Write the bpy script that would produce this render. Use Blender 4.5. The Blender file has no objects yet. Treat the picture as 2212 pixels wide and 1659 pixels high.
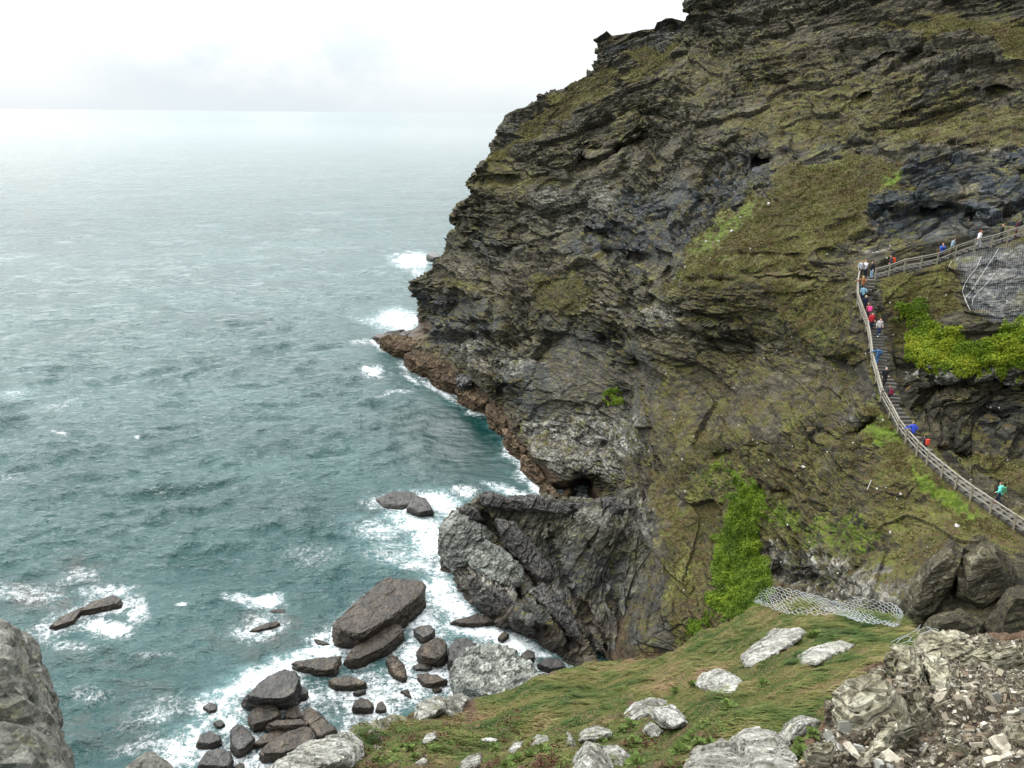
import bpy, bmesh, math, random
import numpy as np
from mathutils import Vector, Matrix
from mathutils.bvhtree import BVHTree
from mathutils.kdtree import KDTree
random.seed(7); RNG = np.random.default_rng(11)
S = bpy.context.scene; COL = S.collection
PI = math.pi

# ------------------------------------------------------------ camera frame
FOC = 1789.0; CX, CY = 1106.0, 829.5; HCAM = 50.0
TH = math.radians(18.14); RO = 0.0101
CAM = np.array([0.0, 0.0, HCAM])
R0 = np.array([1.0, 0, 0]); U0 = np.array([0, math.sin(TH), math.cos(TH)]); FW = np.array([0, math.cos(TH), -math.sin(TH)])
RT = math.cos(RO)*R0 + math.sin(RO)*U0; UP = -math.sin(RO)*R0 + math.cos(RO)*U0

def ray(u, v):
    u = np.asarray(u, float)[..., None]; v = np.asarray(v, float)[..., None]
    return (u-CX)/FOC*RT - (v-CY)/FOC*UP + FW
def unp(u, v, d): return CAM + ray(u, v)*np.asarray(d, float)[..., None]
def unpz(u, v, z):
    r = ray(u, v); return CAM + r*((z-HCAM)/r[..., 2])[..., None]
def dz(u, v, z): return float((z-HCAM)/ray(u, v)[2])
def proj(P):
    q = np.asarray(P, float)-CAM; d = q@FW
    return CX+FOC*(q@RT)/d, CY-FOC*(q@UP)/d, d

# ------------------------------------------------------------ noise (numpy)
_G = RNG.normal(size=(256, 3)).astype(np.float32); _G /= np.linalg.norm(_G, axis=1)[:, None]
def _hash(x, y, z, s):
    h = (x.astype(np.uint32)*np.uint32(73856093)) ^ (y.astype(np.uint32)*np.uint32(19349663)) ^ (z.astype(np.uint32)*np.uint32(83492791)) ^ np.uint32((s*2654435761) & 0xffffffff)
    h ^= h >> np.uint32(13); h = h*np.uint32(1274126177); h ^= h >> np.uint32(16)
    return h
def perlin(P, s=0):
    P = np.asarray(P, np.float32); F = np.floor(P); I = F.astype(np.int64); f = P-F
    w = f*f*f*(f*(f*6-15)+10); out = np.zeros(len(P), np.float32)
    for dx in (0, 1):
        wx = w[:, 0] if dx else 1-w[:, 0]
        for dy in (0, 1):
            wy = w[:, 1] if dy else 1-w[:, 1]
            for dzz in (0, 1):
                wz = w[:, 2] if dzz else 1-w[:, 2]
                g = _G[_hash(I[:, 0]+dx, I[:, 1]+dy, I[:, 2]+dzz, s) & np.uint32(255)]
                out += wx*wy*wz*(g[:, 0]*(f[:, 0]-dx)+g[:, 1]*(f[:, 1]-dy)+g[:, 2]*(f[:, 2]-dzz))
    return out*1.6
def fbm(P, oct=4, s=0, gain=.5, ridge=False):
    P = np.asarray(P, np.float32); a = 1.0; t = 0; tot = 0
    for i in range(oct):
        n = perlin(P, s+i*17)
        if ridge: n = 1-2*np.abs(n)
        t = t+a*n; tot += a; a *= gain; P = P*2.03+3.7
    return t/tot
def vor(P, s=0, jit=.9):
    P = np.asarray(P, np.float32); F = np.floor(P); I = F.astype(np.int64); f = P-F
    f1 = np.full(len(P), 9., np.float32); f2 = f1.copy(); rid = np.zeros(len(P), np.float32)
    for dx in (-1, 0, 1):
        for dy in (-1, 0, 1):
            for dzz in (-1, 0, 1):
                h = _hash(I[:, 0]+dx, I[:, 1]+dy, I[:, 2]+dzz, s)
                jx = (h & np.uint32(255)).astype(np.float32)/255-.5; jy = ((h >> np.uint32(8)) & np.uint32(255)).astype(np.float32)/255-.5
                jz = ((h >> np.uint32(16)) & np.uint32(255)).astype(np.float32)/255-.5
                d = (dx+.5+jit*jx-f[:, 0])**2+(dy+.5+jit*jy-f[:, 1])**2+(dzz+.5+jit*jz-f[:, 2])**2
                m = d < f1
                f2 = np.where(m, f1, np.minimum(f2, d)); rid = np.where(m, (h >> np.uint32(24)).astype(np.float32)/255, rid); f1 = np.where(m, d, f1)
    return np.sqrt(f1), np.sqrt(f2), rid
def sstep(a, b, x):
    t = np.clip((x-a)/(b-a), 0, 1); return t*t*(3-2*t)

# ------------------------------------------------------------ thin plate spline
class TPS:
    def __init__(s, pts, lam=1e-4):
        p = np.array(pts, float); s.X = p[:, :2]/1000; y = p[:, 2]
        n = len(p); K = s.k(s.X, s.X)+lam*np.eye(n); Q = np.hstack([np.ones((n, 1)), s.X])
        A = np.zeros((n+3, n+3)); A[:n, :n] = K; A[:n, n:] = Q; A[n:, :n] = Q.T
        s.w = np.linalg.solve(A, np.concatenate([y, np.zeros(3)]))
    def k(s, a, b):
        r2 = ((a[:, None, :]-b[None])**2).sum(-1); return .5*r2*np.log(r2+1e-12)
    def __call__(s, u, v):
        q = np.stack([np.ravel(u), np.ravel(v)], 1)/1000; out = np.empty(len(q))
        for i in range(0, len(q), 20000):
            c = q[i:i+20000]; out[i:i+20000] = s.k(c, s.X)@s.w[:-3]+s.w[-3]+c@s.w[-2:]
        return out.reshape(np.shape(u))

def seg_dist(u, v, poly):
    best = np.full(np.shape(u), 1e9)
    for (a, b), (c, d) in zip(poly[:-1], poly[1:]):
        ex, ey = c-a, d-b; L = ex*ex+ey*ey+1e-9
        t = np.clip(((u-a)*ex+(v-b)*ey)/L, 0, 1)
        best = np.minimum(best, np.hypot(u-a-t*ex, v-b-t*ey))
    return best
def in_poly(u, v, poly):
    ins = np.zeros(np.shape(u), bool); n = len(poly)
    for i in range(n):
        x1, y1 = poly[i]; x2, y2 = poly[(i+1) % n]
        c = ((y1 > v) != (y2 > v)) & (u < (x2-x1)*(v-y1)/((y2-y1) if y2 != y1 else 1e-9)+x1)
        ins ^= c
    return ins
def region(u, v, poly, soft):
    d = seg_dist(u, v, list(poly)+[poly[0]]); i = in_poly(u, v, poly)
    return sstep(-soft, soft, np.where(i, d, -d))

# ------------------------------------------------------------ mesh helpers
def mesh_np(name, V, Fq, mat=None, attrs=None, smooth=False, parent=None):
    V = np.asarray(V, np.float32); Fq = np.asarray(Fq, np.int32); k = Fq.shape[1]
    me = bpy.data.meshes.new(name); me.vertices.add(len(V)); me.vertices.foreach_set('co', V.ravel())
    me.loops.add(Fq.size); me.loops.foreach_set('vertex_index', Fq.ravel())
    me.polygons.add(len(Fq)); me.polygons.foreach_set('loop_start', np.arange(0, Fq.size, k, dtype=np.int32))
    me.polygons.foreach_set('loop_total', np.full(len(Fq), k, np.int32))
    me.polygons.foreach_set('use_smooth', np.full(len(Fq), smooth))
    me.update(calc_edges=True)
    for kk, a in (attrs or {}).items():
        at = me.attributes.new(kk, 'FLOAT', 'POINT'); at.data.foreach_set('value', np.asarray(a, np.float32).ravel())
    if mat: me.materials.append(mat)
    o = bpy.data.objects.new(name, me); COL.objects.link(o); o.parent = parent
    return o
def grid_faces(nr, nc):
    i = np.arange((nr-1)*(nc-1)); r = i//(nc-1); c = i % (nc-1); a = r*nc+c
    return np.stack([a, a+nc, a+nc+1, a+1], 1)
def grid_normals(P):
    du = np.gradient(P, axis=1); dv = np.gradient(P, axis=0)
    n = np.cross(dv, du); n /= np.linalg.norm(n, axis=-1, keepdims=True)+1e-9
    return n
def tag(o, label=None, cat=None, group=None, kind=None):
    if label: o['label'] = label
    if cat: o['category'] = cat
    if group: o['group'] = group
    if kind: o['kind'] = kind
    return o
def empty(name, loc=(0, 0, 0)):
    o = bpy.data.objects.new(name, None); COL.objects.link(o); o.location = loc; o.empty_display_size = .3; return o
def bvh_of(V, F):
    return BVHTree.FromPolygons([tuple(x) for x in V.tolist()], F.tolist(), all_triangles=False)

# ------------------------------------------------------------ node helper
class NT:
    def __init__(s, tree): s.t = tree; s.N = tree.nodes; s.L = tree.links
    def n(s, typ, **kw):
        nd = s.N.new(typ)
        for k, v in kw.items(): setattr(nd, k, v)
        return nd
    def set(s, nd, name, v):
        sock = nd.inputs[name]
        if isinstance(v, bpy.types.NodeSocket): s.L.new(v, sock)
        else: sock.default_value = v
    def math(s, op, a, b=0.0, clamp=False):
        nd = s.n('ShaderNodeMath', operation=op, use_clamp=clamp); s.set(nd, 0, a); s.set(nd, 1, b); return nd.outputs[0]
    def add(s, a, b): return s.math('ADD', a, b)
    def mul(s, a, b): return s.math('MULTIPLY', a, b)
    def mr(s, x, a, b, c=0.0, d=1.0, smooth=True):
        nd = s.n('ShaderNodeMapRange', interpolation_type='SMOOTHSTEP' if smooth else 'LINEAR')
        s.set(nd, 0, x); s.set(nd, 1, a); s.set(nd, 2, b); s.set(nd, 3, c); s.set(nd, 4, d); return nd.outputs[0]
    def mix(s, f, a, b, blend='MIX'):
        nd = s.n('ShaderNodeMix', data_type='RGBA', blend_type=blend); s.set(nd, 0, f)
        for i, x in ((6, a), (7, b)):
            if isinstance(x, bpy.types.NodeSocket): s.L.new(x, nd.inputs[i])
            else: nd.inputs[i].default_value = (*x[:3], 1)
        return nd.outputs[2]
    def attr(s, name): return s.n('ShaderNodeAttribute', attribute_name=name).outputs['Fac']
    def pos(s): return s.n('ShaderNodeNewGeometry').outputs['Position']
    def mapv(s, vec, scale=(1, 1, 1), rot=(0, 0, 0), loc=(0, 0, 0)):
        nd = s.n('ShaderNodeMapping'); s.L.new(vec, nd.inputs[0])
        if rot == 'bed': nd.vector_type = 'TEXTURE'; rot = (.05, -.28, 0); scale = tuple(1/x for x in scale)
        nd.inputs['Scale'].default_value = scale; nd.inputs['Rotation'].default_value = rot; nd.inputs['Location'].default_value = loc; return nd.outputs[0]
    def noise(s, vec, scale, det=4, rough=.55, dist=0.0):
        nd = s.n('ShaderNodeTexNoise'); s.L.new(vec, nd.inputs['Vector']); s.set(nd, 'Scale', scale); s.set(nd, 'Detail', det); s.set(nd, 'Roughness', rough); s.set(nd, 'Distortion', dist); return nd.outputs[0]
    def voro(s, vec, scale, feat='F1', out='Distance'):
        nd = s.n('ShaderNodeTexVoronoi', feature=feat); s.L.new(vec, nd.inputs['Vector']); s.set(nd, 'Scale', scale); return nd.outputs[out]
    def ramp(s, f, stops, interp='LINEAR'):
        nd = s.n('ShaderNodeValToRGB'); cr = nd.color_ramp; cr.interpolation = interp
        while len(cr.elements) < len(stops): cr.elements.new(.5)
        for e, (p, c) in zip(cr.elements, stops): e.position = p; e.color = (*c, 1)
        s.set(nd, 0, f); return nd.outputs[0]
    def nz(s):
        nd = s.n('ShaderNodeSeparateXYZ'); s.L.new(s.n('ShaderNodeNewGeometry').outputs['Normal'], nd.inputs[0]); return nd.outputs[2]
    def z(s):
        nd = s.n('ShaderNodeSeparateXYZ'); s.L.new(s.pos(), nd.inputs[0]); return nd.outputs[2]
def new_mat(name):
    m = bpy.data.materials.new(name); m.use_nodes = True; t = NT(m.node_tree)
    b = m.node_tree.nodes['Principled BSDF']; return m, t, b
def simple_mat(name, col, rough=.8, var=.25, scale=6.0, spec=.3):
    m, t, b = new_mat(name); tc = t.n('ShaderNodeTexCoord').outputs['Object']
    n = t.noise(tc, scale, 4)
    c = t.mix(t.mr(n, .3, .7), tuple(x*(1-var) for x in col), tuple(min(1, x*(1+var)) for x in col))
    t.set(b, 'Base Color', c); b.inputs['Roughness'].default_value = rough; b.inputs['Specular IOR Level'].default_value = spec
    return m

BED = 'bed'
def rock_mat(name, ramp, near=1.0, bump=.35, veg=True, intertidal=True, lichen=.5, attrs=True, streak=.5, wet=False, vegramp=None, spec=.25, itk=1.0, ita=1.0):
    """near: size of the finest grain relative to the cliff's"""
    m, t, b = new_mat(name); P = t.pos()
    big = t.noise(P, .07/near, 3, .6)
    bed = t.noise(t.mapv(P, (.22, .22, 2.0), BED), .9/near, 6, .66, .1)
    fine = t.noise(P, 2.2/near, 6, .7)
    f = t.add(t.add(t.mul(bed, .55), t.mul(fine, .35)), t.mul(big, .3))
    f = t.mr(f, .42, .78, 0, 1, False)
    col = t.ramp(f, ramp)
    if attrs:
        sl = t.mul(t.attr('slate'), t.mr(t.noise(P, .35/near, 4), .3, .55))
        dark = t.ramp(t.mr(t.add(t.mul(bed, .6), t.mul(fine, .4)), .35, .7, 0, 1, False), [(0, (.013, .016, .019)), (.5, (.036, .044, .050)), (1, (.10, .115, .125))])
        col = t.mix(sl, col, dark)
        pl = t.mul(t.attr('pale'), t.mr(t.add(t.mul(bed, .5), t.mul(fine, .5)), .42, .58))
        col = t.mix(pl, col, t.ramp(fine, [(.3, (.13, .125, .105)), (.5, (.26, .25, .22)), (.7, (.42, .41, .38))]))
        earth = t.mul(t.attr('earth'), t.mr(t.noise(P, .5/near, 4), .3, .6))
        col = t.mix(earth, col, t.ramp(fine, [(.3, (.045, .038, .026)), (.7, (.115, .10, .072))]))
        br = t.mul(t.attr('brown'), t.mr(t.noise(P, .6/near, 5, .7), .25, .5)); col = t.mix(br, col, t.ramp(fine, [(.3, (.012, .010, .005)), (.5, (.035, .030, .014)), (.62, (.07, .06, .03)), (.75, (.20, .19, .15))]))
    if lichen > 0:
        l = t.mul(t.mr(t.noise(P, .55/near, 5, .7), .55, .68), t.mr(t.nz(), -.1, .6))
        col = t.mix(t.mul(l, lichen), col, t.ramp(fine, [(.3, (.09, .085, .022)), (.7, (.21, .19, .05))]))
        o = t.mr(t.noise(t.mapv(P, loc=(31, 7, 3)), .8/near, 4, .7), .69, .74)
        col = t.mix(t.mul(o, lichen*.8), col, (.30, .14, .03))
    # broken blocks of slate: each has its own tone and stands a little proud or shy
    PV = t.mapv(P, (.75, .75, 3.4), BED); PVd = t.n('ShaderNodeVectorMath', operation='ADD'); t.L.new(PV, PVd.inputs[0]); nzc = t.n('ShaderNodeTexNoise'); nzc.inputs['Scale'].default_value = .9/near; nzc.inputs['Detail'].default_value = 3; t.L.new(P, nzc.inputs['Vector']); t.L.new(nzc.outputs['Color'], PVd.inputs[1])
    def cell(sc):
        x = t.n('ShaderNodeSeparateXYZ'); t.L.new(t.voro(PVd.outputs[0], sc, 'F1', 'Color'), x.inputs[0]); return x.outputs[0]
    c1 = cell(.55/near); c2 = cell(1.3/near)
    col = t.mix(1.0, col, t.mr(t.add(t.mul(c1, .5), t.mul(c2, .5)), .15, .85, .55, 1.5, False), 'MULTIPLY')
    rough = .85
    if veg:
        vn = t.noise(P, .45/near, 6, .68)
        vm = t.add(t.add(t.mul(t.attr('veg'), .92), t.mul(t.add(vn, -.5), 2.3)), t.mul(t.add(t.nz(), -.5), .8))
        vm = t.mr(vm, .42, .58)
        vc = t.noise(t.mapv(P, loc=(5, 9, 2)), .28/near, 5, .65)
        vr = vegramp or [(.30, (.034, .028, .013)), (.40, (.062, .064, .014)), (.46, (.082, .055, .024)), (.52, (.080, .086, .016)), (.58, (.105, .085, .032)), (.63, (.105, .118, .020)), (.75, (.17, .155, .055))]
        vcol = t.ramp(vc, vr)
        vcol = t.mix(.8, vcol, t.ramp(t.noise(P, 3.5/near, 4, .8), [(.3, (.35, .35, .35)), (.65, (1.35, 1.35, 1.3))]), 'MULTIPLY')
        col = t.mix(vm, col, vcol)
        mo = t.mr(t.add(t.attr('moss'), t.mul(t.add(fine, -.5), .8)), .4, .55)
        mcol = t.ramp(t.noise(P, 1.6/near, 5, .75), [(.3, (.035, .06, .006)), (.55, (.10, .15, .012)), (.75, (.19, .23, .02))])
        col = t.mix(mo, col, mcol)
    if intertidal:
        zz = t.add(t.z(), t.mul(t.add(t.noise(P, .4, 3), -.5), 3.5))
        it = t.mr(zz, 3.6, 2.2)
        itc = t.ramp(t.noise(P, 1.0, 5, .7), [(.3, tuple(x*itk for x in (.022, .014, .007))), (.55, tuple(x*itk for x in (.075, .045, .02))), (.75, (.15, .10, .05))])
        col = t.mix(t.mul(it, .85*ita), col, itc)
        wl = t.mr(zz, 1.6, .3)
        col = t.mix(t.mul(wl, .6), col, (.012, .011, .01))
        rough = t.mr(zz, .5, 3.5, .38, .85)
    if streak and attrs:
        # white bird lime and quartz flecks
        q = t.mr(t.noise(t.mapv(P, (.7, .7, 2.2), BED), 2.6/near, 4, .8), .70, .77)
        col = t.mix(t.mul(q, streak), col, (.45, .43, .38))
    t.set(b, 'Base Color', col); t.set(b, 'Roughness', .3 if wet else rough); b.inputs['Specular IOR Level'].default_value = .5 if wet else spec
    h = t.add(t.add(t.mul(t.noise(t.mapv(P, (.5, .5, 2.4), BED), 1.8/near, 8, .68), .7), t.add(t.mul(c1, .32), t.mul(c2, .18))), t.mul(t.voro(t.mapv(P, (.6, .6, 1.8), BED), 1.6/near), .35))
    bp = t.n('ShaderNodeBump'); bp.inputs['Strength'].default_value = 1.0; bp.inputs['Distance'].default_value = bump*near
    t.set(bp, 'Height', h); t.L.new(bp.outputs[0], b.inputs['Normal'])
    return m

# ============================================================ LAYER A : island headland
Wd = lambda u, v, z: (u, v, dz(u, v, z))
ctrlA = [
 # sky line and the headland nose
 (1490, 0, 172), (1560, -60, 165), (1700, -150, 150), (1900, -150, 132), (2330, -150, 112), (2330, 60, 108), (2330, 300, 90),
 (1440, 60, 178), (1290, 90, 186), (1290, 140, 184), (1200, 205, 188), (1100, 255, 192), (1070, 310, 191), (1010, 380, 190), (980, 470, 192), (965, 520, 193),
 (890, 615, 198), (905, 670, 199), (905, 715, 196),
 (950, 600, 189), (1000, 640, 175), (1000, 480, 186), (1100, 420, 178), (1100, 520, 170), (1100, 600, 160), (1200, 620, 145), (1200, 450, 164), (1200, 330, 175),
 (1300, 600, 130), (1300, 480, 148), (1300, 380, 160), (1300, 280, 168), (1400, 560, 120), (1400, 420, 137), (1400, 300, 152), (1450, 180, 158), (1600, 50, 150), (1600, 200, 135),
 (1500, 500, 111), (1500, 400, 125), (1600, 400, 114), (1600, 500, 103), (1750, 100, 132), (1750, 250, 117), (1700, 400, 104), (1700, 480, 98), (1900, 60, 124), (1900, 250, 105),
 (2100, 60, 114), (2212, 0, 114), (2050, 170, 103), (2140, 130, 106), (2212, 200, 98), (2000, 290, 97), (2212, 290, 92), (1850, 380, 99), (1950, 340, 93), (2212, 330, 89),
 (1900, 430, 90), (2212, 400, 85), (2000, 480, 86), (2212, 460, 81.5), (1800, 520, 90), (1750, 600, 88), (1650, 600, 93), (1550, 600, 99), (1450, 640, 106),
 # centre cliff face and rib
 (950, 700, 181), (1010, 760, 156), (1010, 700, 162), (1060, 800, 142), (1060, 700, 152), (1110, 850, 134), (1110, 750, 141), (1200, 950, 118.5), (1200, 850, 124), (1200, 750, 132),
 (1280, 850, 118), (1300, 950, 109), (1300, 750, 122), (1360, 700, 115), (1350, 850, 111), (1365, 640, 117), (1360, 1000, 100), (1300, 1030, 104.5), (1240, 1030, 110),
 (1400, 760, 106), (1400, 900, 101), (1430, 700, 106),
 # shore ledge
 Wd(812, 730, .3), Wd(840, 752, 0), Wd(870, 772, 0), Wd(900, 795, 0), Wd(950, 820, 0), Wd(1000, 857, 0), Wd(1060, 897, 0), Wd(1090, 940, 0), Wd(1130, 985, 0), Wd(1160, 1030, 0), Wd(1200, 1080, 0), Wd(1225, 1092, -.3),
 Wd(850, 735, 2), Wd(905, 745, 3.2), Wd(950, 775, 3.2), Wd(1010, 822, 3.2), Wd(1060, 868, 3), Wd(1110, 925, 3), Wd(1150, 985, 3),
 Wd(820, 715, -1), Wd(860, 705, -1.5),
 (760, 760, 205), (800, 800, 195), (850, 850, 180), (950, 900, 165), (1000, 950, 150), (1050, 1000, 140), (1100, 1060, 130), (1150, 1100, 124), (1200, 1130, 122), (1250, 1085, 117), (1250, 1150, 116),
 (760, 1200, 118), (1000, 1300, 104), (1100, 1400, 97), (1150, 1500, 92), (1150, 1700, 85),
 # slope under the path
 (1500, 720, 101), (1500, 850, 97), (1600, 720, 94), (1600, 900, 88), (1700, 750, 87), (1800, 800, 81), (1780, 700, 84), (1800, 620, 85.5),
 (1450, 1000, 92), (1400, 1080, 91), (1340, 1120, 95), (1500, 1100, 86), (1400, 1200, 85.5), (1600, 1050, 82), (1700, 950, 80), (1800, 920, 76), (1600, 1200, 78), (1700, 1100, 75.5), (1800, 1050, 71),
 (1750, 1250, 68), (1900, 1200, 62), (1850, 1130, 66), (1450, 1330, 77), (1350, 1350, 80), (1330, 1440, 78), (1450, 1430, 75), (1600, 1330, 71), (1600, 1500, 67), (1750, 1400, 62), (1350, 1600, 75), (1800, 1650, 58),
 (1900, 1300, 57), (2040, 1180, 58), (2080, 1240, 54.5), (2000, 1300, 54), (2100, 1320, 51), (2212, 1220, 55), (2212, 1330, 50), (2330, 1250, 53), (2100, 1450, 48), (2330, 1500, 46), (2330, 1700, 43), (1950, 1400, 54),
]
# posts of the stair railing (top and foot) and of the upper railing, with distance
LOWER = [(3358,1047,3352,1100,81),(3350,1100,3345,1136,80.2),(3355.5,1146,3347.6,1192,79.3),(3371.8,1199,3364.6,1241,78.3),(3388,1250,3383,1289,77.4),(3400,1312,3395,1354,76.2),(3413,1380,3403,1425,75),
 (3427,1443,3421,1490,73.6),(3449,1511,3440,1562,72),(3483,1572,3475,1624,70.6),(3513,1638,3507,1685,69.2),(3547,1677,3538,1726,68.3),(3591,1722,3581,1773,67),(3630,1761,3620,1811,66),(3688,1807,3677,1859,64.8),
 (3742,1852,3732,1904,63.7),(3800.6,1899,3790.6,1948,62.5),(3876.5,1951,3867.5,2000,61.2),(3967,2012,3959,2062,60),(4065,2075,4057,2125,58.8)]
UPPER = [(3421,1045,3417,1091,81),(3479,1030,3472,1076,80.8),(3540,1015,3532,1055,80.5),(3604,1001,3596,1044,80.2),(3667,986,3659,1031,79.8),(3740,958,3730,1003,79),(3815,928,3806,977,78),(3882,913,3871,964,77.4),(3948,893,3934,944,76.8),(4004,870,3994,925,76.2),(4075,848,4065,900,75.5)]
K4 = .553
LB = [(a[2]*K4, a[3]*K4, a[4]) for a in LOWER]; UB = [(a[2]*K4, a[3]*K4, a[4]) for a in UPPER]
for i, (u, v, d) in enumerate(LB):
    if i % 2 == 0: ctrlA += [(u, v, d), (u+36*70/d, v+3, d-.3)]
    if i in (4, 8, 12, 16): ctrlA += [(u-30, v+18, d+.1)]
for i, (u, v, d) in enumerate(UB):
    if i % 2 == 1: ctrlA += [(u, v, d), (u-4, v-13, d+1.6), (u-6, v-34, d+2.4), (u-4, v+22, d-.8)]
ctrlA += [(1950, 640, 78.2), (1990, 700, 76.5), (1930, 720, 77.5), (1920, 790, 75.5), (2060, 650, 76), (2080, 580, 76.6), (2200, 560, 74), (2150, 640, 72.6), (2212, 650, 71.5), (2090, 690, 73.5), (2150, 760, 71), (2040, 760, 73), (2000, 780, 73.3), (2212, 780, 69.5), (1970, 760, 75),
 (1960, 815, 73), (2060, 818, 71.5), (2212, 820, 69.3), (2000, 870, 72.6), (2100, 880, 71.5), (2212, 880, 69.5), (2100, 960, 68.5), (2212, 960, 66.5), (2130, 1020, 65.6), (2212, 1040, 63.6), (2060, 960, 68.4), (2330, 1000, 63), (2330, 820, 67), (2330, 600, 71), (2250, 1130, 60.5)]
tpsA = TPS(ctrlA, 2e-5)
# (polyline, width px, metres deeper, one sided below: True = overhang step)
STR_A = [
 ([(1015, 385), (1060, 395), (1120, 390)], 9, 3.0), ([(985, 482), (1030, 520), (1080, 535), (1160, 540)], 11, 3.5), ([(1150, 500), (1250, 490), (1330, 520)], 8, 1.8),
 ([(900, 655), (960, 662), (1030, 655), (1090, 640)], 10, 2.2), ([(960, 690), (1030, 700), (1100, 690)], 8, 1.5), ([(1240, 340), (1310, 330), (1400, 300)], 20, 5.0), ([(1390, 240), (1430, 290)], 14, 3.5),
 ([(1260, 560), (1330, 545), (1390, 555)], 11, 3.0), ([(1390, 470), (1480, 455), (1560, 420)], 9, 2.0), ([(1610, 350), (1680, 345), (1710, 330)], 9, 3.0), ([(1500, 610), (1600, 600), (1700, 605), (1830, 600)], 6, 1.3),
 ([(1600, 548), (1700, 552), (1840, 540)], 4, 1.0), ([(1590, 170), (1650, 190), (1760, 160)], 12, 2.0), ([(1820, 150), (1900, 120), (2040, 110), (2080, 130)], 8, 2.0), ([(1850, 212), (1930, 190)], 5, 1.4),
 ([(1690, 300), (1740, 285)], 6, 1.6), ([(1960, 815), (2030, 835), (2110, 832), (2212, 826)], 12, 1.5), ([(2020, 975), (2060, 985), (2110, 985)], 6, 1.6), ([(2130, 900), (2212, 895)], 7, .9),
 ([(1215, 1062), (1245, 1050), (1275, 1040)], 18, 5.0), ([(1300, 960), (1290, 1020)], 8, 1.5), ([(1080, 870), (1085, 800), (1078, 760)], 9, 2.5), ([(1130, 930), (1115, 880)], 8, 1.8), ([(1355, 640), (1400, 610), (1450, 575)], 5, 1.5),
 ([(1360, 660), (1372, 760), (1368, 860)], 16, .8), ([(1650, 1050), (1720, 1075), (1780, 1060)], 8, 1.0), ([(1640, 1180), (1700, 1240), (1800, 1250), (1880, 1230)], 9, 1.3), ([(1550, 985), (1630, 960), (1700, 955)], 8, 1.1), ([(1760, 935), (1830, 950), (1880, 915)], 9, 1.4),
 ([(1960, 440), (2100, 460), (2212, 450)], 7, .9), ([(1850, 460), (1950, 455)], 6, 1.0), ([(2060, 395), (2212, 380)], 6, .8),
 ([(1900, 320), (2000, 318), (2212, 325)], 5, 1.0), ([(2100, 190), (2160, 180), (2212, 215)], 9, 1.6), ([(1950, 250), (2090, 240)], 5, 1.0), ([(1460, 700), (1540, 705), (1590, 690)], 6, 1.2), ([(1480, 660), (1560, 650)], 5, 1.),
 ([(2075, 600), (2120, 660), (2180, 690)], 6, .6),
]
def depthA(u, v):
    d = tpsA(u, v)
    wn = np.stack([np.ravel(u)/60, np.ravel(v)/45, np.zeros(np.size(u))], 1)
    w = (perlin(wn, 5)*18).reshape(np.shape(u)); w2 = (perlin(wn, 6)*18).reshape(np.shape(u)); w3 = perlin(wn*1.4, 7).reshape(np.shape(u))
    for poly, wid, dl in STR_A:
        us = np.array([p[0] for p in poly]); vs = np.array([p[1] for p in poly])
        m = (u > us.min()-5*wid-20) & (u < us.max()+5*wid+20) & (v > vs.min()-5*wid-20) & (v < vs.max()+5*wid+20)
        if not m.any(): continue
        uu, vv = u[m]+w[m]*.5, v[m]+w2[m]*.5
        k = seg_dist(uu, vv, poly)
        if us.mean() > 1400: wid, dl = wid*1.5, dl*.72
        d[m] += 1.35*dl*np.clip(.62+w3[m]*1.5, .05, 1.3)*np.exp(-(k/wid)**2)
    return d
SILV = [-160, -60, 0, 36, 42, 55, 70, 84, 100, 120, 140, 150, 165, 180, 195, 205, 225, 240, 250, 280, 300, 330, 350, 375, 400, 420, 450, 470, 500, 515, 530, 555, 575, 600, 612, 630, 650, 670, 700, 712, 722, 740, 760, 900, 1200, 1700]
SILU = [1715, 1560, 1490, 1484, 1440, 1370, 1310, 1280, 1284, 1292, 1290, 1280, 1265, 1235, 1200, 1180, 1160, 1115, 1088, 1078, 1070, 1057, 1045, 1010, 1002, 1012, 985, 975, 985, 965, 960, 945, 930, 900, 887, 886, 895, 905, 905, 900, 850, 780, 780, 800, 1000, 1200]

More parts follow.
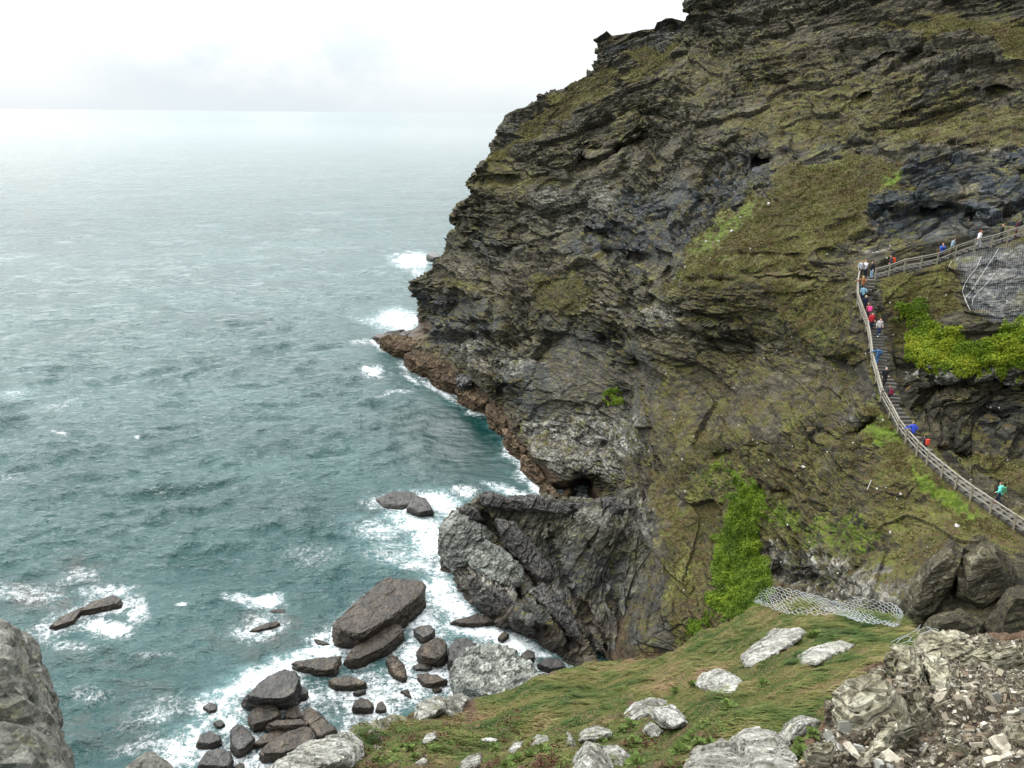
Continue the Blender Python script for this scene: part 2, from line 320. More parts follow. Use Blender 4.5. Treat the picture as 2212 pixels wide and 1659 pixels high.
LPATH = [(u, v) for u, v, d in LB]; 
def masksA(u, v):
    M = {}
    n = fbm(np.stack([np.ravel(u)/70, np.ravel(v)/50, np.zeros(np.size(u))], 1), 4, 40).reshape(np.shape(u))
    uu = u+n*55; vv = v+n*45
    def R(poly, soft=18, k=1.0): return region(uu, vv, poly, soft)*k
    veg = np.zeros(np.shape(u))+.12
    for poly, soft, k in [
        ([(1070, 320), (1200, 215), (1330, 150), (1420, 100), (1500, 70), (1420, 150), (1300, 200), (1200, 270), (1120, 330), (1040, 370)], 10, .95),
        ([(1000, 385), (1080, 340), (1150, 370), (1250, 400), (1150, 420), (1040, 430)], 14, .5),
        ([(1480, 540), (1560, 460), (1700, 380), (1830, 330), (1950, 350), (1960, 400), (1850, 450), (1850, 500), (1800, 540), (1650, 590), (1500, 640), (1420, 640)], 14, .95),
        ([(1850, 60), (1960, 40), (2100, 20), (2212, 60), (2330, 100), (2330, 190), (2180, 120), (2080, 80), (1950, 70)], 12, 1.0),
        ([(1700, 180), (1850, 150), (2000, 150), (1980, 210), (1900, 290), (1760, 330), (1640, 300), (1560, 290)], 20, .55),
        ([(1900, 220), (2100, 210), (2330, 240), (2330, 310), (2000, 320), (1850, 300)], 20, .62),
        ([(1500, 80), (1700, 60), (1850, 120), (1700, 220), (1450, 230), (1350, 300), (1250, 330)], 20, .42),
        ([(1440, 640), (1600, 570), (1850, 560), (1850, 700), (1880, 800), (1700, 760), (1560, 700)], 18, .55),
        ([(1640, 610), (1830, 600), (1845, 740), (1870, 800), (1780, 770), (1680, 700)], 14, .9),
        ([(1130, 600), (1240, 580), (1290, 640), (1240, 690), (1140, 660)], 12, .75), ([(960, 600), (1050, 590), (1060, 640), (960, 640)], 10, .5),
        ([(1500, 740), (1850, 780), (1900, 900), (1750, 960), (1550, 900), (1400, 980), (1380, 760)], 20, .36),
        ([(1450, 980), (1560, 900), (1700, 980), (1900, 880), (2000, 960), (2180, 1150), (2212, 1200), (2050, 1180), (1900, 1240), (1700, 1180), (1560, 1200), (1560, 1400), (1450, 1420), (1430, 1250), (1450, 1130), (1390, 1080)], 20, .56),
        ([(1830, 920), (1900, 885), (1980, 960), (2160, 1110), (2212, 1180), (2100, 1170), (1950, 1040)], 12, 1.0),
        ([(1910, 600), (2060, 580), (2080, 680), (2000, 700), (1940, 760), (1905, 700)], 12, .85), ([(2050, 985), (2212, 980), (2330, 1000), (2330, 1060), (2212, 1060), (2100, 1010)], 10, .9),
        ([(2110, 530), (2212, 510), (2330, 500), (2330, 540), (2150, 545)], 6, 1.)]:
        veg = np.maximum(veg, R(poly, soft, k))
    moss = np.zeros(np.shape(u)); n2 = n*.35; nm1 = (fbm(np.stack([np.ravel(u)/20, np.ravel(v)/20, np.zeros(np.size(u))], 1), 4, 41, .65)*38).reshape(np.shape(u)); nm2 = np.roll(nm1, 37, 0)
    for poly, soft, k in [
        ([(1590, 1020), (1640, 1050), (1655, 1090), (1640, 1170), (1680, 1280), (1640, 1330), (1560, 1345), (1530, 1300), (1540, 1200), (1565, 1100)], 12, 1.),
        ([(1950, 720), (1990, 690), (2060, 720), (2120, 750), (2212, 690), (2330, 680), (2330, 790), (2212, 800), (2060, 805), (1960, 790)], 9, 1.), ([(1300, 855), (1330, 830), (1340, 850), (1300, 870)], 4, 1.), ([(1490, 1330), (1530, 1320), (1520, 1370), (1490, 1380)], 6, .9),
        ([(1540, 470), (1640, 410), (1650, 470), (1520, 570), (1470, 570)], 18, .5), ([(1930, 660), (2010, 650), (2000, 690), (1950, 700)], 9, .8), ([(1860, 930), (1920, 895), (1965, 960), (1900, 975)], 14, .62), ([(1950, 1000), (2060, 1060), (2150, 1130), (2080, 1130), (1980, 1070)], 14, .6), ([(1470, 1010), (1560, 960), (1620, 1000), (1580, 1060), (1480, 1080)], 16, .42), ([(1700, 1130), (1850, 1090), (1960, 1170), (1840, 1220), (1720, 1190)], 18, .46), ([(1640, 1070), (1740, 1100), (1740, 1160), (1660, 1140)], 14, .5), ([(1500, 560), (1580, 520), (1640, 560), (1560, 610)], 14, .4), ([(1700, 690), (1790, 690), (1860, 760), (1760, 760)], 16, .42),
        ([(1900, 380), (1960, 370), (1950, 400), (1900, 410)], 8, .6), ([(1700, 350), (1830, 340), (1850, 370), (1740, 400)], 14, .4)]:
        moss = np.maximum(moss, region(u+n2*90+nm1, v+n2*70+nm2, poly, soft*1.5)*k)
    slate = np.zeros(np.shape(u))
    for poly, soft, k in [
        ([(1930, 400), (1970, 350), (2212, 340), (2330, 330), (2330, 490), (2100, 510), (1960, 530), (1880, 480), (1850, 440)], 10, 1.), ([(1350, 430), (1500, 400), (1640, 330), (1680, 380), (1500, 480), (1450, 540), (1330, 570), (1220, 560)], 18, .85),
        ([(1040, 500), (1130, 540), (1080, 590), (1000, 560)], 10, .5), ([(890, 615), (960, 640), (1050, 650), (1080, 760), (960, 760), (900, 700)], 12, .75), ([(1060, 760), (1180, 800), (1170, 950), (1100, 900)], 14, .6),
        ([(1180, 700), (1350, 700), (1370, 900), (1250, 960), (1160, 900)], 18, .45), ([(1380, 740), (1420, 780), (1420, 900), (1390, 960), (1370, 860)], 12, .6), ([(2060, 560), (2110, 530), (2330, 530), (2330, 700), (2180, 700), (2100, 680)], 8, .8), ([(1700, 290), (1850, 290), (1800, 330), (1690, 340)], 10, .6),
        ([(1290, 1080), (1420, 1100), (1440, 1300), (1460, 1440), (1300, 1440)], 16, .5), ([(1070, 250), (1120, 250), (1110, 330), (1060, 330)], 8, .6), ([(1290, 80), (1480, 40), (1480, 90), (1300, 140)], 8, .6), ([(1990, 170), (2060, 110), (2090, 130), (2040, 215), (1970, 215)], 6, .35), ([(2100, 860), (2330, 840), (2330, 960), (2080, 960)], 14, .35)]:
        slate = np.maximum(slate, R(poly, soft, k))
    pale = np.zeros(np.shape(u))
    for poly, soft, k in [
        ([(1150, 900), (1300, 890), (1400, 900), (1380, 960), (1300, 1030), (1200, 1020), (1150, 980)], 14, .75), ([(1200, 400), (1330, 400), (1350, 440), (1200, 500), (1120, 500)], 18, .45), ([(950, 700), (1100, 760), (1180, 790), (1100, 830), (980, 760)], 14, .4),
        ([(1650, 1180), (1800, 1160), (1850, 1230), (1760, 1290), (1680, 1250)], 16, .75), ([(1800, 1240), (1960, 1230), (1990, 1290), (1800, 1300)], 14, .6), ([(2070, 570), (2110, 540), (2330, 530), (2330, 700), (2180, 700), (2100, 670)], 8, .55), ([(1950, 785), (2212, 795), (2212, 825), (1960, 820)], 6, .8), ([(1900, 600), (1940, 590), (1930, 640), (1900, 640)], 6, .6),
        ([(1350, 1080), (1450, 1060), (1480, 1120), (1380, 1160), (1330, 1120)], 14, .5), ([(1830, 880), (1900, 860), (1890, 900), (1820, 920)], 8, .5), ([(1290, 660), (1420, 640), (1500, 680), (1420, 720), (1350, 690)], 12, .4)]:
        pale = np.maximum(pale, R(poly, soft, k))
    pale = np.maximum(pale, 1.2*np.exp(-(seg_dist(u, v, [(1869, 540), (1890, 542), (1915, 538), (1926, 528), (1934, 516)])/3.2)**2)); pale = np.maximum(pale, np.exp(-(seg_dist(u, v, [(1455, 600), (1475, 612), (1492, 616)])/3)**2))
    earth = np.zeros(np.shape(u))
    for poly, soft, k in [
        ([(980, 540), (1060, 560), (1150, 560), (1250, 590), (1150, 620), (1020, 620), (940, 590)], 14, .85), ([(1340, 800), (1500, 760), (1700, 800), (1850, 800), (1900, 900), (1700, 960), (1500, 900), (1420, 1000)], 20, .6), ([(1190, 750), (1340, 760), (1330, 900), (1200, 900)], 18, .6),
        ([(1300, 1000), (1500, 1040), (1560, 1200), (1500, 1400), (1350, 1400), (1400, 1200)], 20, .35), ([(1650, 40), (1850, 60), (1800, 110), (1650, 110)], 16, .6), ([(1450, 90), (1650, 30), (1700, 90), (1500, 200)], 20, .3)]:
        earth = np.maximum(earth, R(poly, soft, k))
    sm = region(u, v, [(2060, 560), (2110, 530), (2330, 520), (2330, 710), (2180, 705), (2090, 670)], 10); M['smooth'] = sm; veg *= 1-.85*sm
    path = np.exp(-(seg_dist(u-18, v-2, LPATH)/30)**2)
    path = np.maximum(path, np.exp(-(seg_dist(u, v+8, [(a, b) for a, b, c in UB])/14)**2))
    brown = region(uu, vv, [(1960, 1320), (1990, 1230), (2060, 1170), (2120, 1160), (2212, 1210), (2330, 1240), (2330, 1420), (1960, 1420)], 12); veg = veg*(1-brown)-.35*brown; pale *= 1-.5*brown; M['brown'] = brown
    M.update(veg=veg, moss=moss, slate=slate, pale=pale, earth=earth, path=path)
    return M

def rot_bed(P, tilt, yaw=0.):
    c, s = math.cos(yaw), math.sin(yaw); x = P[:, 0]*c+P[:, 1]*s; y = -P[:, 0]*s+P[:, 1]*c
    c, s = math.cos(tilt), math.sin(tilt); z = P[:, 2]
    return np.stack([x*c+z*s, y, -x*s+z*c], 1)
def cliff_disp(P, rough, sc=1.0, tilt=.30, seed=0, yaw=.35, veg=0.):
    """slate beds: stretched cells give ledges and blocks"""
    Q = rot_bed(P, tilt, yaw)/sc
    W = np.stack([fbm(Q/26, 2, seed+1), fbm(Q/26, 2, seed+2), fbm(Q/34, 1, seed+3)], 1)*np.array([3., 3., 3.2])
    Wf = perlin(Q/5.5, seed+9)[:, None]*np.array([.3, .3, .10])
    Q2 = Q+W; Q3 = Q2+Wf
    hard = np.clip(.55+fbm(Q2/np.array([15, 15, 5.]), 3, seed+10)*1.3, .12, 1.15)      # some beds stand out, others are smooth
    big = fbm(Q2/np.array([19, 19, 10]), 3, seed+4)*2.3
    f1, f2, r = vor(Q3/np.array([11., 9., 1.6]), seed+5); bigled = (r-.5)*1.9
    f1, f2, r1 = vor(Q3/np.array([4.2, 3.4, .62]), seed+11); led = (r1-.5)*1.25-.35*np.exp(-((f2-f1)/.07)**2)
    f1, f2, r2 = vor(Q3/np.array([1.7, 1.5, .30]), seed+6)
    f1, f2, r3 = vor(Q3/np.array([.7, .7, .17]), seed+8)
    fine = fbm(Q2/np.array([1.1, 1.1, .5]), 3, seed+7)*.16
    return (big*(.5+.5*rough)+(bigled*1.0+led*1.15*hard+(r2-.5)*.75*hard)*rough+(r3-.5)*.24*rough*hard+fine*(.5+.5*rough))*sc

LP3 = [unp(u, v, d) for u, v, d in LB]; UP3 = [unp(u, v, d) for u, v, d in UB]
def perp(a, b, away):
    t = np.array([b[0]-a[0], b[1]-a[1]]); n = np.array([-t[1], t[0]]); n /= np.linalg.norm(n)+1e-9
    return n if n@away > 0 else -n
SIDE_L = np.array([1., .35]); SIDE_U = np.array([.1, 1.])
def carve(Pf, L3, away, lo, hi, drop):
    """cut the bench of the path into the slope"""
    c = np.mean(L3, axis=0); near = np.nonzero((np.abs(Pf[:, 0]-c[0]) < 34) & (np.abs(Pf[:, 1]-c[1]) < 34))[0]
    Q = Pf[near]; bestw = np.zeros(len(Q)); tz = Q[:, 2].copy()
    for a, b in zip(L3[:-1], L3[1:]):
        n = perp(a, b, away); e = (b-a)[:2]; L = e@e; t = ((Q[:, :2]-a[:2])@e)/L; lat = (Q[:, :2]-a[:2])@n
        tc = np.clip(t, 0, 1); zc = a[2]+(b[2]-a[2])*tc-drop; out = np.maximum(np.abs(t-tc)*math.sqrt(L)-.3, 0)
        side = np.maximum(np.maximum(-lo-.1-lat, lat-hi), 0); w = np.exp(-((out+side)/.35)**2)*(np.abs(Q[:, 2]-zc) < 5)
        m = w > bestw; bestw[m] = w[m]; tz[m] = zc[m]
    Q[:, 2] = Q[:, 2]*(1-bestw)+tz*bestw; Pf[near] = Q

def build_A():
    nr, nc, nb = 905, 700, 26
    v = np.linspace(-160, 1650, nr); uL = np.interp(v, SILV, SILU)
    uL = uL+perlin(np.stack([v/14, v*0, v*0], 1), 3)*4+perlin(np.stack([v/5, v*0, v*0], 1), 4)*2
    s = np.linspace(0, 1, nc)**1.05
    U = uL[:, None]+s[None]*(2330-uL)[:, None]; V = np.repeat(v[:, None], nc, 1)
    D = depthA(U, V); P = unp(U, V, D)
    # rounded back of the headland behind its outline
    k = np.arange(nb, 0, -1)/nb; e = P[:, :1]
    back = e+ (k**1.5)[None, :, None]*np.array([10., 45, -6])+ (np.sqrt(k))[None, :, None]*np.array([.5, 3.0, .0])
    M = masksA(U, V)
    P = np.concatenate([back, P], 1); M = {a: np.concatenate([np.repeat(b[:, :1], nb, 1), b], 1) for a, b in M.items()}
    Uf = np.concatenate([np.repeat(U[:, :1], nb, 1), U], 1); nc += nb
    # smoothed normals
    N = grid_normals(P[:, :]);
    for _ in range(12):
        N[1:-1, 1:-1] = (N[1:-1, 1:-1]*2+N[:-2, 1:-1]+N[2:, 1:-1]+N[1:-1, :-2]+N[1:-1, 2:])/6
    N /= np.linalg.norm(N, axis=-1, keepdims=True)+1e-9
    Pf = P.reshape(-1, 3); Nf = N.reshape(-1, 3)
    rough = np.clip(1.05-.80*M['veg']-.35*M['earth']-.4*M['moss'], .16, 1).ravel()
    far = np.clip((np.linalg.norm(Pf-CAM, axis=1)-60)/90, 0, 1)
    disp = cliff_disp(Pf, rough, 1.0)*(.5+.7*far)*(1-.6*M['brown'].ravel())*(.4+.6*sstep(1., 8., Pf[:, 2]))*(1-.62*M['smooth'].ravel())*(1-.93*np.clip(M['path'].ravel()*1.3, 0, 1))
    bushes = fbm(Pf/1.1, 3, 71)*.5*np.clip(M['veg'].ravel()+M['moss'].ravel(), 0, 1)*(1-M['path'].ravel())
    lump = np.clip(fbm(Pf/1.6, 2, 75)+.3, 0, 1)*.6*M['moss'].ravel()
    Pf = Pf+Nf*(disp+bushes+lump)[:, None]
    carve(Pf, LP3, SIDE_L, .12, 1.9, .14); carve(Pf, UP3, SIDE_U, .12, 1.7, .08)
    return Pf, grid_faces(nr, nc), M, nr, nc

RAMP_CLIFF = [(0, (.006, .0058, .0045)), (.3, (.022, .0195, .012)), (.6, (.053, .046, .028)), (.83, (.105, .094, .062)), (1, (.25, .235, .185))]
M_CLIFF = rock_mat('slate_cliff', RAMP_CLIFF, bump=.85, lichen=.5)
PA, FA, MA, nrA, ncA = build_A()
headland = mesh_np('headland_cliff', PA, FA, M_CLIFF, {k: MA[k] for k in ('veg', 'moss', 'slate', 'pale', 'earth', 'brown')})
tag(headland, 'steep brown slate headland with grassy slopes dropping to the sea', kind='structure')
bvhA = bvh_of(PA, FA)

# ============================================================ LAYER B : promontory in front of the cave
ctrlB = [(940, 1200, 98.5), (945, 1165, 98), (955, 1130, 97.5), (985, 1100, 97), (1040, 1068, 96), (1120, 1075, 94), (1200, 1081, 92.2), (1290, 1088, 90.5), (1340, 1075, 92), (1400, 1040, 96), (1520, 1000, 98),
 (1000, 1150, 95.5), (1080, 1130, 93.6), (1180, 1150, 90.5), (1280, 1160, 88), (1380, 1160, 88.5), (1500, 1160, 88), (1000, 1200, 93.5), (1060, 1220, 90.5), (1130, 1230, 88.3), (1200, 1230, 87.4), (1270, 1260, 85), (1350, 1260, 84.4), (1430, 1280, 82),
 Wd(945, 1215, 0), Wd(965, 1250, 0), Wd(1000, 1285, 0), Wd(1040, 1315, 0), Wd(1065, 1335, 0), Wd(1100, 1352, 0), Wd(1150, 1372, 0), Wd(1180, 1395, 0), Wd(1230, 1415, 0), Wd(1260, 1440, 0),
 Wd(1030, 1285, 2), Wd(1090, 1315, 2.5), Wd(1150, 1345, 3), (1130, 1290, 86), (1200, 1320, 83.5), (1240, 1370, 81), (1300, 1340, 81.2), (1300, 1420, 78.5), (1360, 1360, 80.5), (1360, 1450, 78.5), (1450, 1400, 78), (1300, 1500, 76.5), (1450, 1500, 76),
 (900, 1230, 104), (920, 1300, 100), (980, 1340, 96), (1060, 1400, 92), (1150, 1450, 88), (1220, 1500, 85), (900, 1500, 100), (880, 1150, 112)]
tpsB = TPS(ctrlB, 2e-5)
STR_B = [([(1040, 1110), (1090, 1170), (1150, 1250), (1190, 1310), (1220, 1370), (1262, 1420)], 6, 2.2), ([(1000, 1120), (1060, 1190), (1110, 1270), (1150, 1330)], 4, .9), ([(960, 1180), (1010, 1250), (1060, 1300)], 6, 1.3),
 ([(1060, 1285), (1100, 1290), (1110, 1320)], 9, 2.), ([(1180, 1130), (1195, 1200), (1240, 1290), (1300, 1390)], 5, .9), ([(1110, 1250), (1160, 1310), (1180, 1350)], 6, -1.4), ([(1240, 1110), (1270, 1180)], 7, 1.), ([(1270, 1380), (1290, 1430)], 9, 2.), ([(1340, 1200), (1330, 1300), (1350, 1400)], 8, 1.2)]
def build_B():
    nu, nv, nb = 380, 300, 14
    u = np.linspace(915, 1500, nu)
    top = np.interp(u, [915, 938, 945, 955, 985, 1005, 1040, 1120, 1200, 1290, 1340, 1400, 1500], [1235, 1215, 1170, 1132, 1098, 1094, 1066, 1073, 1079, 1086, 1072, 1040, 1000])+perlin(np.stack([u/9, u*0, u*0], 1), 8)*5
    s = np.linspace(0, 1, nv)
    V = top[:, None]+s[None]*(1530-top)[:, None]; U = np.repeat(u[:, None], nv, 1)
    D = tpsB(U, V); w = (perlin(np.stack([U.ravel()/40, V.ravel()/40, U.ravel()*0], 1), 9)*10).reshape(U.shape)
    for poly, wid, dl in STR_B: D += dl*np.exp(-(seg_dist(U+w, V+w*.6, poly)/wid)**2)
    P = unp(U, V, D)
    k = np.arange(nb, 0, -1)/nb; e = P[:, :1]
    back = e+(k**.8)[None, :, None]*np.array([0, 9., -3])+(k**2)[None, :, None]*np.array([0, 4., -10])
    P = np.concatenate([back, P], 1); nv += nb
    Uf = np.concatenate([np.repeat(U[:, :1], nb, 1), U], 1); Vf = np.concatenate([np.repeat(V[:, :1], nb, 1), V], 1)
    N = -grid_normals(P)
    for _ in range(8):
        N[1:-1, 1:-1] = (N[1:-1, 1:-1]*2+N[:-2, 1:-1]+N[2:, 1:-1]+N[1:-1, :-2]+N[1:-1, 2:])/6
    N /= np.linalg.norm(N, axis=-1, keepdims=True)+1e-9
    Pf = P.reshape(-1, 3); Nf = N.reshape(-1, 3)
    n = (fbm(np.stack([Uf.ravel()/60, Vf.ravel()/60, Uf.ravel()*0], 1), 3, 44)*40).reshape(Uf.shape)
    R = lambda poly, soft: region(Uf+n, Vf+n, poly, soft)
    pale = np.maximum(R([(940, 1130), (1000, 1110), (1060, 1180), (1120, 1260), (1080, 1300), (1000, 1280), (940, 1200)], 12)*1.2, R([(1290, 1090), (1450, 1080), (1450, 1130), (1330, 1150), (1200, 1100)], 12)*.6)
    pale = np.maximum(pale, R([(1120, 1180), (1160, 1200), (1200, 1260), (1190, 1280), (1130, 1220)], 8)*.7)
    slate = R([(1000, 1250), (1200, 1180), (1340, 1200), (1360, 1400), (1200, 1430)], 20)*.55
    veg = np.maximum(R([(1430, 1100), (1520, 1100), (1520, 1500), (1460, 1450), (1460, 1250)], 16)*.6, .05)
    disp = cliff_disp(Pf, 1-.7*veg.ravel(), .55, .95, 90, .2)*.9
    Pf = Pf+Nf*disp[:, None]
    F = grid_faces(nu, nv)[:, ::-1]
    return Pf, F, dict(veg=veg, moss=veg*0, slate=slate, pale=pale, earth=veg*0)
PB, FB, MB_ = build_B()
M_PROM = rock_mat('promontory_slate', [(0, (.010, .010, .008)), (.3, (.034, .033, .025)), (.6, (.085, .08, .060)), (.85, (.17, .165, .135)), (1, (.33, .33, .30))], near=.8, bump=.7, streak=.4, lichen=.35, ita=.45)
promontory = mesh_np('rock_promontory', PB, FB, M_PROM, MB_)
tag(promontory, 'jagged grey slate promontory standing in the surf before the cave', kind='structure')
bvhB = bvh_of(PB, FB)

# ============================================================ LAYER C : near slope
CRU = [430, 520, 590, 640, 740, 820, 900, 960, 1000, 1060, 1150, 1250, 1300, 1400, 1470, 1540, 1600, 1640, 1700, 1800, 1900, 1940, 1990, 2030, 2060, 2100, 2160, 2330]
CRV = [1790, 1710, 1662, 1632, 1594, 1572, 1545, 1525, 1513, 1500, 1475, 1452, 1435, 1425, 1396, 1352, 1328, 1306, 1298, 1312, 1318, 1342, 1366, 1382, 1391, 1386, 1378, 1366]
ctrlC = [(500, 1730, 10.2), (600, 1655, 10.6), (740, 1594, 11.6), (900, 1545, 12.8), (1060, 1500, 13.8), (1300, 1437, 14.5), (1540, 1352, 14.2), (1700, 1298, 13.6), (1900, 1318, 12.4), (2060, 1391, 11), (2330, 1366, 9.6),
 (600, 1760, 9.4), (900, 1659, 9.0), (1200, 1659, 7.7), (1600, 1659, 6.9), (2000, 1659, 6.2), (2330, 1659, 5.7), (900, 1600, 10.8), (1200, 1550, 10.4), (1500, 1500, 9.6), (1800, 1450, 8.9), (2100, 1500, 7.7), (1500, 1420, 12.0), (1750, 1360, 11.4), (1950, 1430, 9.1), (1200, 1500, 12.2), (2250, 1430, 8.4),
 (1200, 1850, 5.6), (2000, 1850, 4.9), (600, 1900, 8)]
tpsC = TPS(ctrlC, 1e-5)
def masksC(u, v):
    n = fbm(np.stack([np.ravel(u)/70, np.ravel(v)/40, np.zeros(np.size(u))], 1), 4, 140).reshape(np.shape(u)); uu = u+n*50; vv = v+n*30
    scree = region(uu, vv, [(2330, 1390), (2120, 1385), (2000, 1400), (1940, 1440), (1860, 1470), (1800, 1530), (1760, 1620), (1600, 1659), (1500, 1800), (2330, 1900)], 14)
    grass = np.zeros(np.shape(u))
    for poly, k in [([(1020, 1530), (1060, 1500), (1300, 1430), (1470, 1385), (1560, 1335), (1640, 1295), (1700, 1285), (1850, 1295), (1950, 1330), (1980, 1400), (1850, 1450), (1790, 1520), (1720, 1590), (1600, 1600), (1550, 1590), (1480, 1550), (1380, 1520), (1200, 1560), (1050, 1570)], 1.0),
        ([(800, 1560), (1000, 1540), (1400, 1540), (1650, 1590), (1560, 1659), (1300, 1700), (900, 1640), (740, 1620)], .45)]:
        grass = np.maximum(grass, region(uu, vv, poly, 14)*k)
    grass *= 1-scree
    herb = region(uu, vv, [(620, 1659), (800, 1580), (1000, 1560), (1400, 1530), (1560, 1560), (1640, 1640), (1500, 1720), (600, 1800)], 20)*(1-scree)
    bare = region(uu, vv, [(500, 1720), (740, 1590), (900, 1545), (820, 1590), (720, 1640), (700, 1720)], 10)
    return dict(grass=grass, herb=herb, scree=scree, bare=bare)
def build_C():
    nu, nv, nb = 760, 330, 50
    u = np.linspace(430, 2330, nu); top = np.interp(u, CRU, CRV)+perlin(np.stack([u/22, u*0, u*0], 1), 12)*5
    s = np.linspace(0, 1, nv); V = top[:, None]+s[None]*(1860-top)[:, None]; U = np.repeat(u[:, None], nv, 1)
    P = unp(U, V, tpsC(U, V)); M = masksC(U, V)
    k = np.arange(nb, 0, -1)/nb; e = P[:, :1]; o = (e-CAM); o[..., 2] = 0; o /= np.linalg.norm(o, axis=-1, keepdims=True)
    hz = (k**1.3)[None, :, None]*9; back = e+o*hz; back[..., 2] -= (hz[..., 0]*1.1+(k**2.2)[None]*34)
    P = np.concatenate([back, P], 1); nv += nb
    M = {a: np.concatenate([np.repeat(b[:, :1], nb, 1), b], 1) for a, b in M.items()}
    N = -grid_normals(P)
    for _ in range(6): N[1:-1, 1:-1] = (N[1:-1, 1:-1]*2+N[:-2, 1:-1]+N[2:, 1:-1]+N[1:-1, :-2]+N[1:-1, 2:])/6
    N /= np.linalg.norm(N, axis=-1, keepdims=True)+1e-9
    Pf = P.reshape(-1, 3); Nf = N.reshape(-1, 3)
    sc = M['scree'].ravel(); br = M['bare'].ravel()
    disp = fbm(Pf/1.4, 4, 150)*.28*(1-.4*sc)+fbm(Pf/.35, 3, 151)*.05
    Q = rot_bed(Pf, .25, .5)
    f1, f2, r = vor(Q/np.array([.5, .5, .16])+.4*fbm(Pf/.5, 2, 9)[:, None], 152); f1, f2, r2 = vor(Q/np.array([.17, .17, .06]), 153)
    disp += ((r-.5)*.26+(r2-.5)*.1)*np.clip(sc+br, 0, 1)
    Pf = Pf+Nf*disp[:, None]
    return Pf, grid_faces(nu, nv)[:, ::-1], M, (nu, nv, nb)
PC, FC, MC, (nuC, nvC, nbC) = build_C()
def ground_mat():
    m, t, b = new_mat('clifftop_ground'); P = t.pos()
    fine = t.noise(P, 14, 6, .75); med = t.noise(P, 2.5, 5, .7)
    soil = t.ramp(fine, [(.3, (.038, .022, .013)), (.5, (.10, .062, .038)), (.7, (.20, .14, .09))])
    turf = t.ramp(t.add(t.mul(med, .6), t.mul(fine, .4)), [(.32, (.04, .04, .012)), (.45, (.08, .085, .02)), (.55, (.13, .10, .045)), (.7, (.17, .15, .06))])
    col = t.mix(t.mr(t.add(t.attr('grass'), t.mul(t.add(med, -.5), .8)), .3, .6), soil, turf)
    hm = t.mr(t.add(t.mul(t.attr('herb'), .4), t.mul(t.add(t.noise(P, 3.3, 6, .7), -.5), 2.2)), .28, .5)
    col = t.mix(hm, col, t.ramp(t.noise(P, 22, 4, .7), [(.3, (.025, .045, .01)), (.5, (.07, .10, .02)), (.7, (.13, .16, .04))]))
    gr = t.voro(t.mapv(P, (1, 1, 1.3)), 26, 'F1', 'Color')
    sx = t.n('ShaderNodeSeparateXYZ'); t.L.new(gr, sx.inputs[0])
    stone = t.ramp(sx.outputs[0], [(0, (.05, .045, .035)), (.5, (.14, .125, .09)), (.8, (.27, .24, .17)), (1, (.45, .42, .36))])
    stone = t.mix(t.mr(med, .5, .62), stone, t.ramp(fine, [(.3, (.05, .042, .03)), (.7, (.16, .13, .095))]))
    stone = t.mix(t.mr(t.noise(P, 6., 5, .75), .40, .56), t.ramp(fine, [(.3, (.045, .036, .024)), (.55, (.11, .09, .062)), (.7, (.20, .175, .13))]), stone)
    sm = t.mr(t.add(t.attr('scree'), t.mul(t.add(med, -.5), .5)), .4, .55)
    col = t.mix(sm, col, stone)
    bare = t.mr(t.add(t.attr('bare'), t.mul(t.add(med, -.5), .9)), .35, .5)
    col = t.mix(bare, col, t.ramp(t.noise(P, 7, 6, .75), [(.3, (.08, .075, .05)), (.5, (.22, .21, .16)), (.7, (.40, .38, .31))]))
    t.set(b, 'Base Color', col); b.inputs['Roughness'].default_value = .9; b.inputs['Specular IOR Level'].default_value = .2
    bp = t.n('ShaderNodeBump'); bp.inputs['Distance'].default_value = .06; bp.inputs['Strength'].default_value = 1
    t.set(bp, 'Height', t.add(fine, t.mul(t.voro(P, 26), .6))); t.L.new(bp.outputs[0], b.inputs['Normal'])
    return m
ground = mesh_np('ground', PC, FC, ground_mat(), {k: MC[k] for k in ('grass', 'herb', 'scree', 'bare')})
tag(ground, kind='structure')
bvhC = bvh_of(PC, FC)

def hitv(bv, u, v):
    r = Vector(ray(u, v)); r.normalize(); loc, nor, idx, dist = bv.ray_cast(Vector(CAM), r)
    return loc, nor, idx
def hit_any(u, v, layers=None):
    best = None
    for bv in (layers or (bvhA, bvhB, bvhC)):
        l, n, i = hitv(bv, u, v)
        if l is not None and (best is None or (l-Vector(CAM)).length < (best[0]-Vector(CAM)).length): best = (l, n, i, bv)
    return best

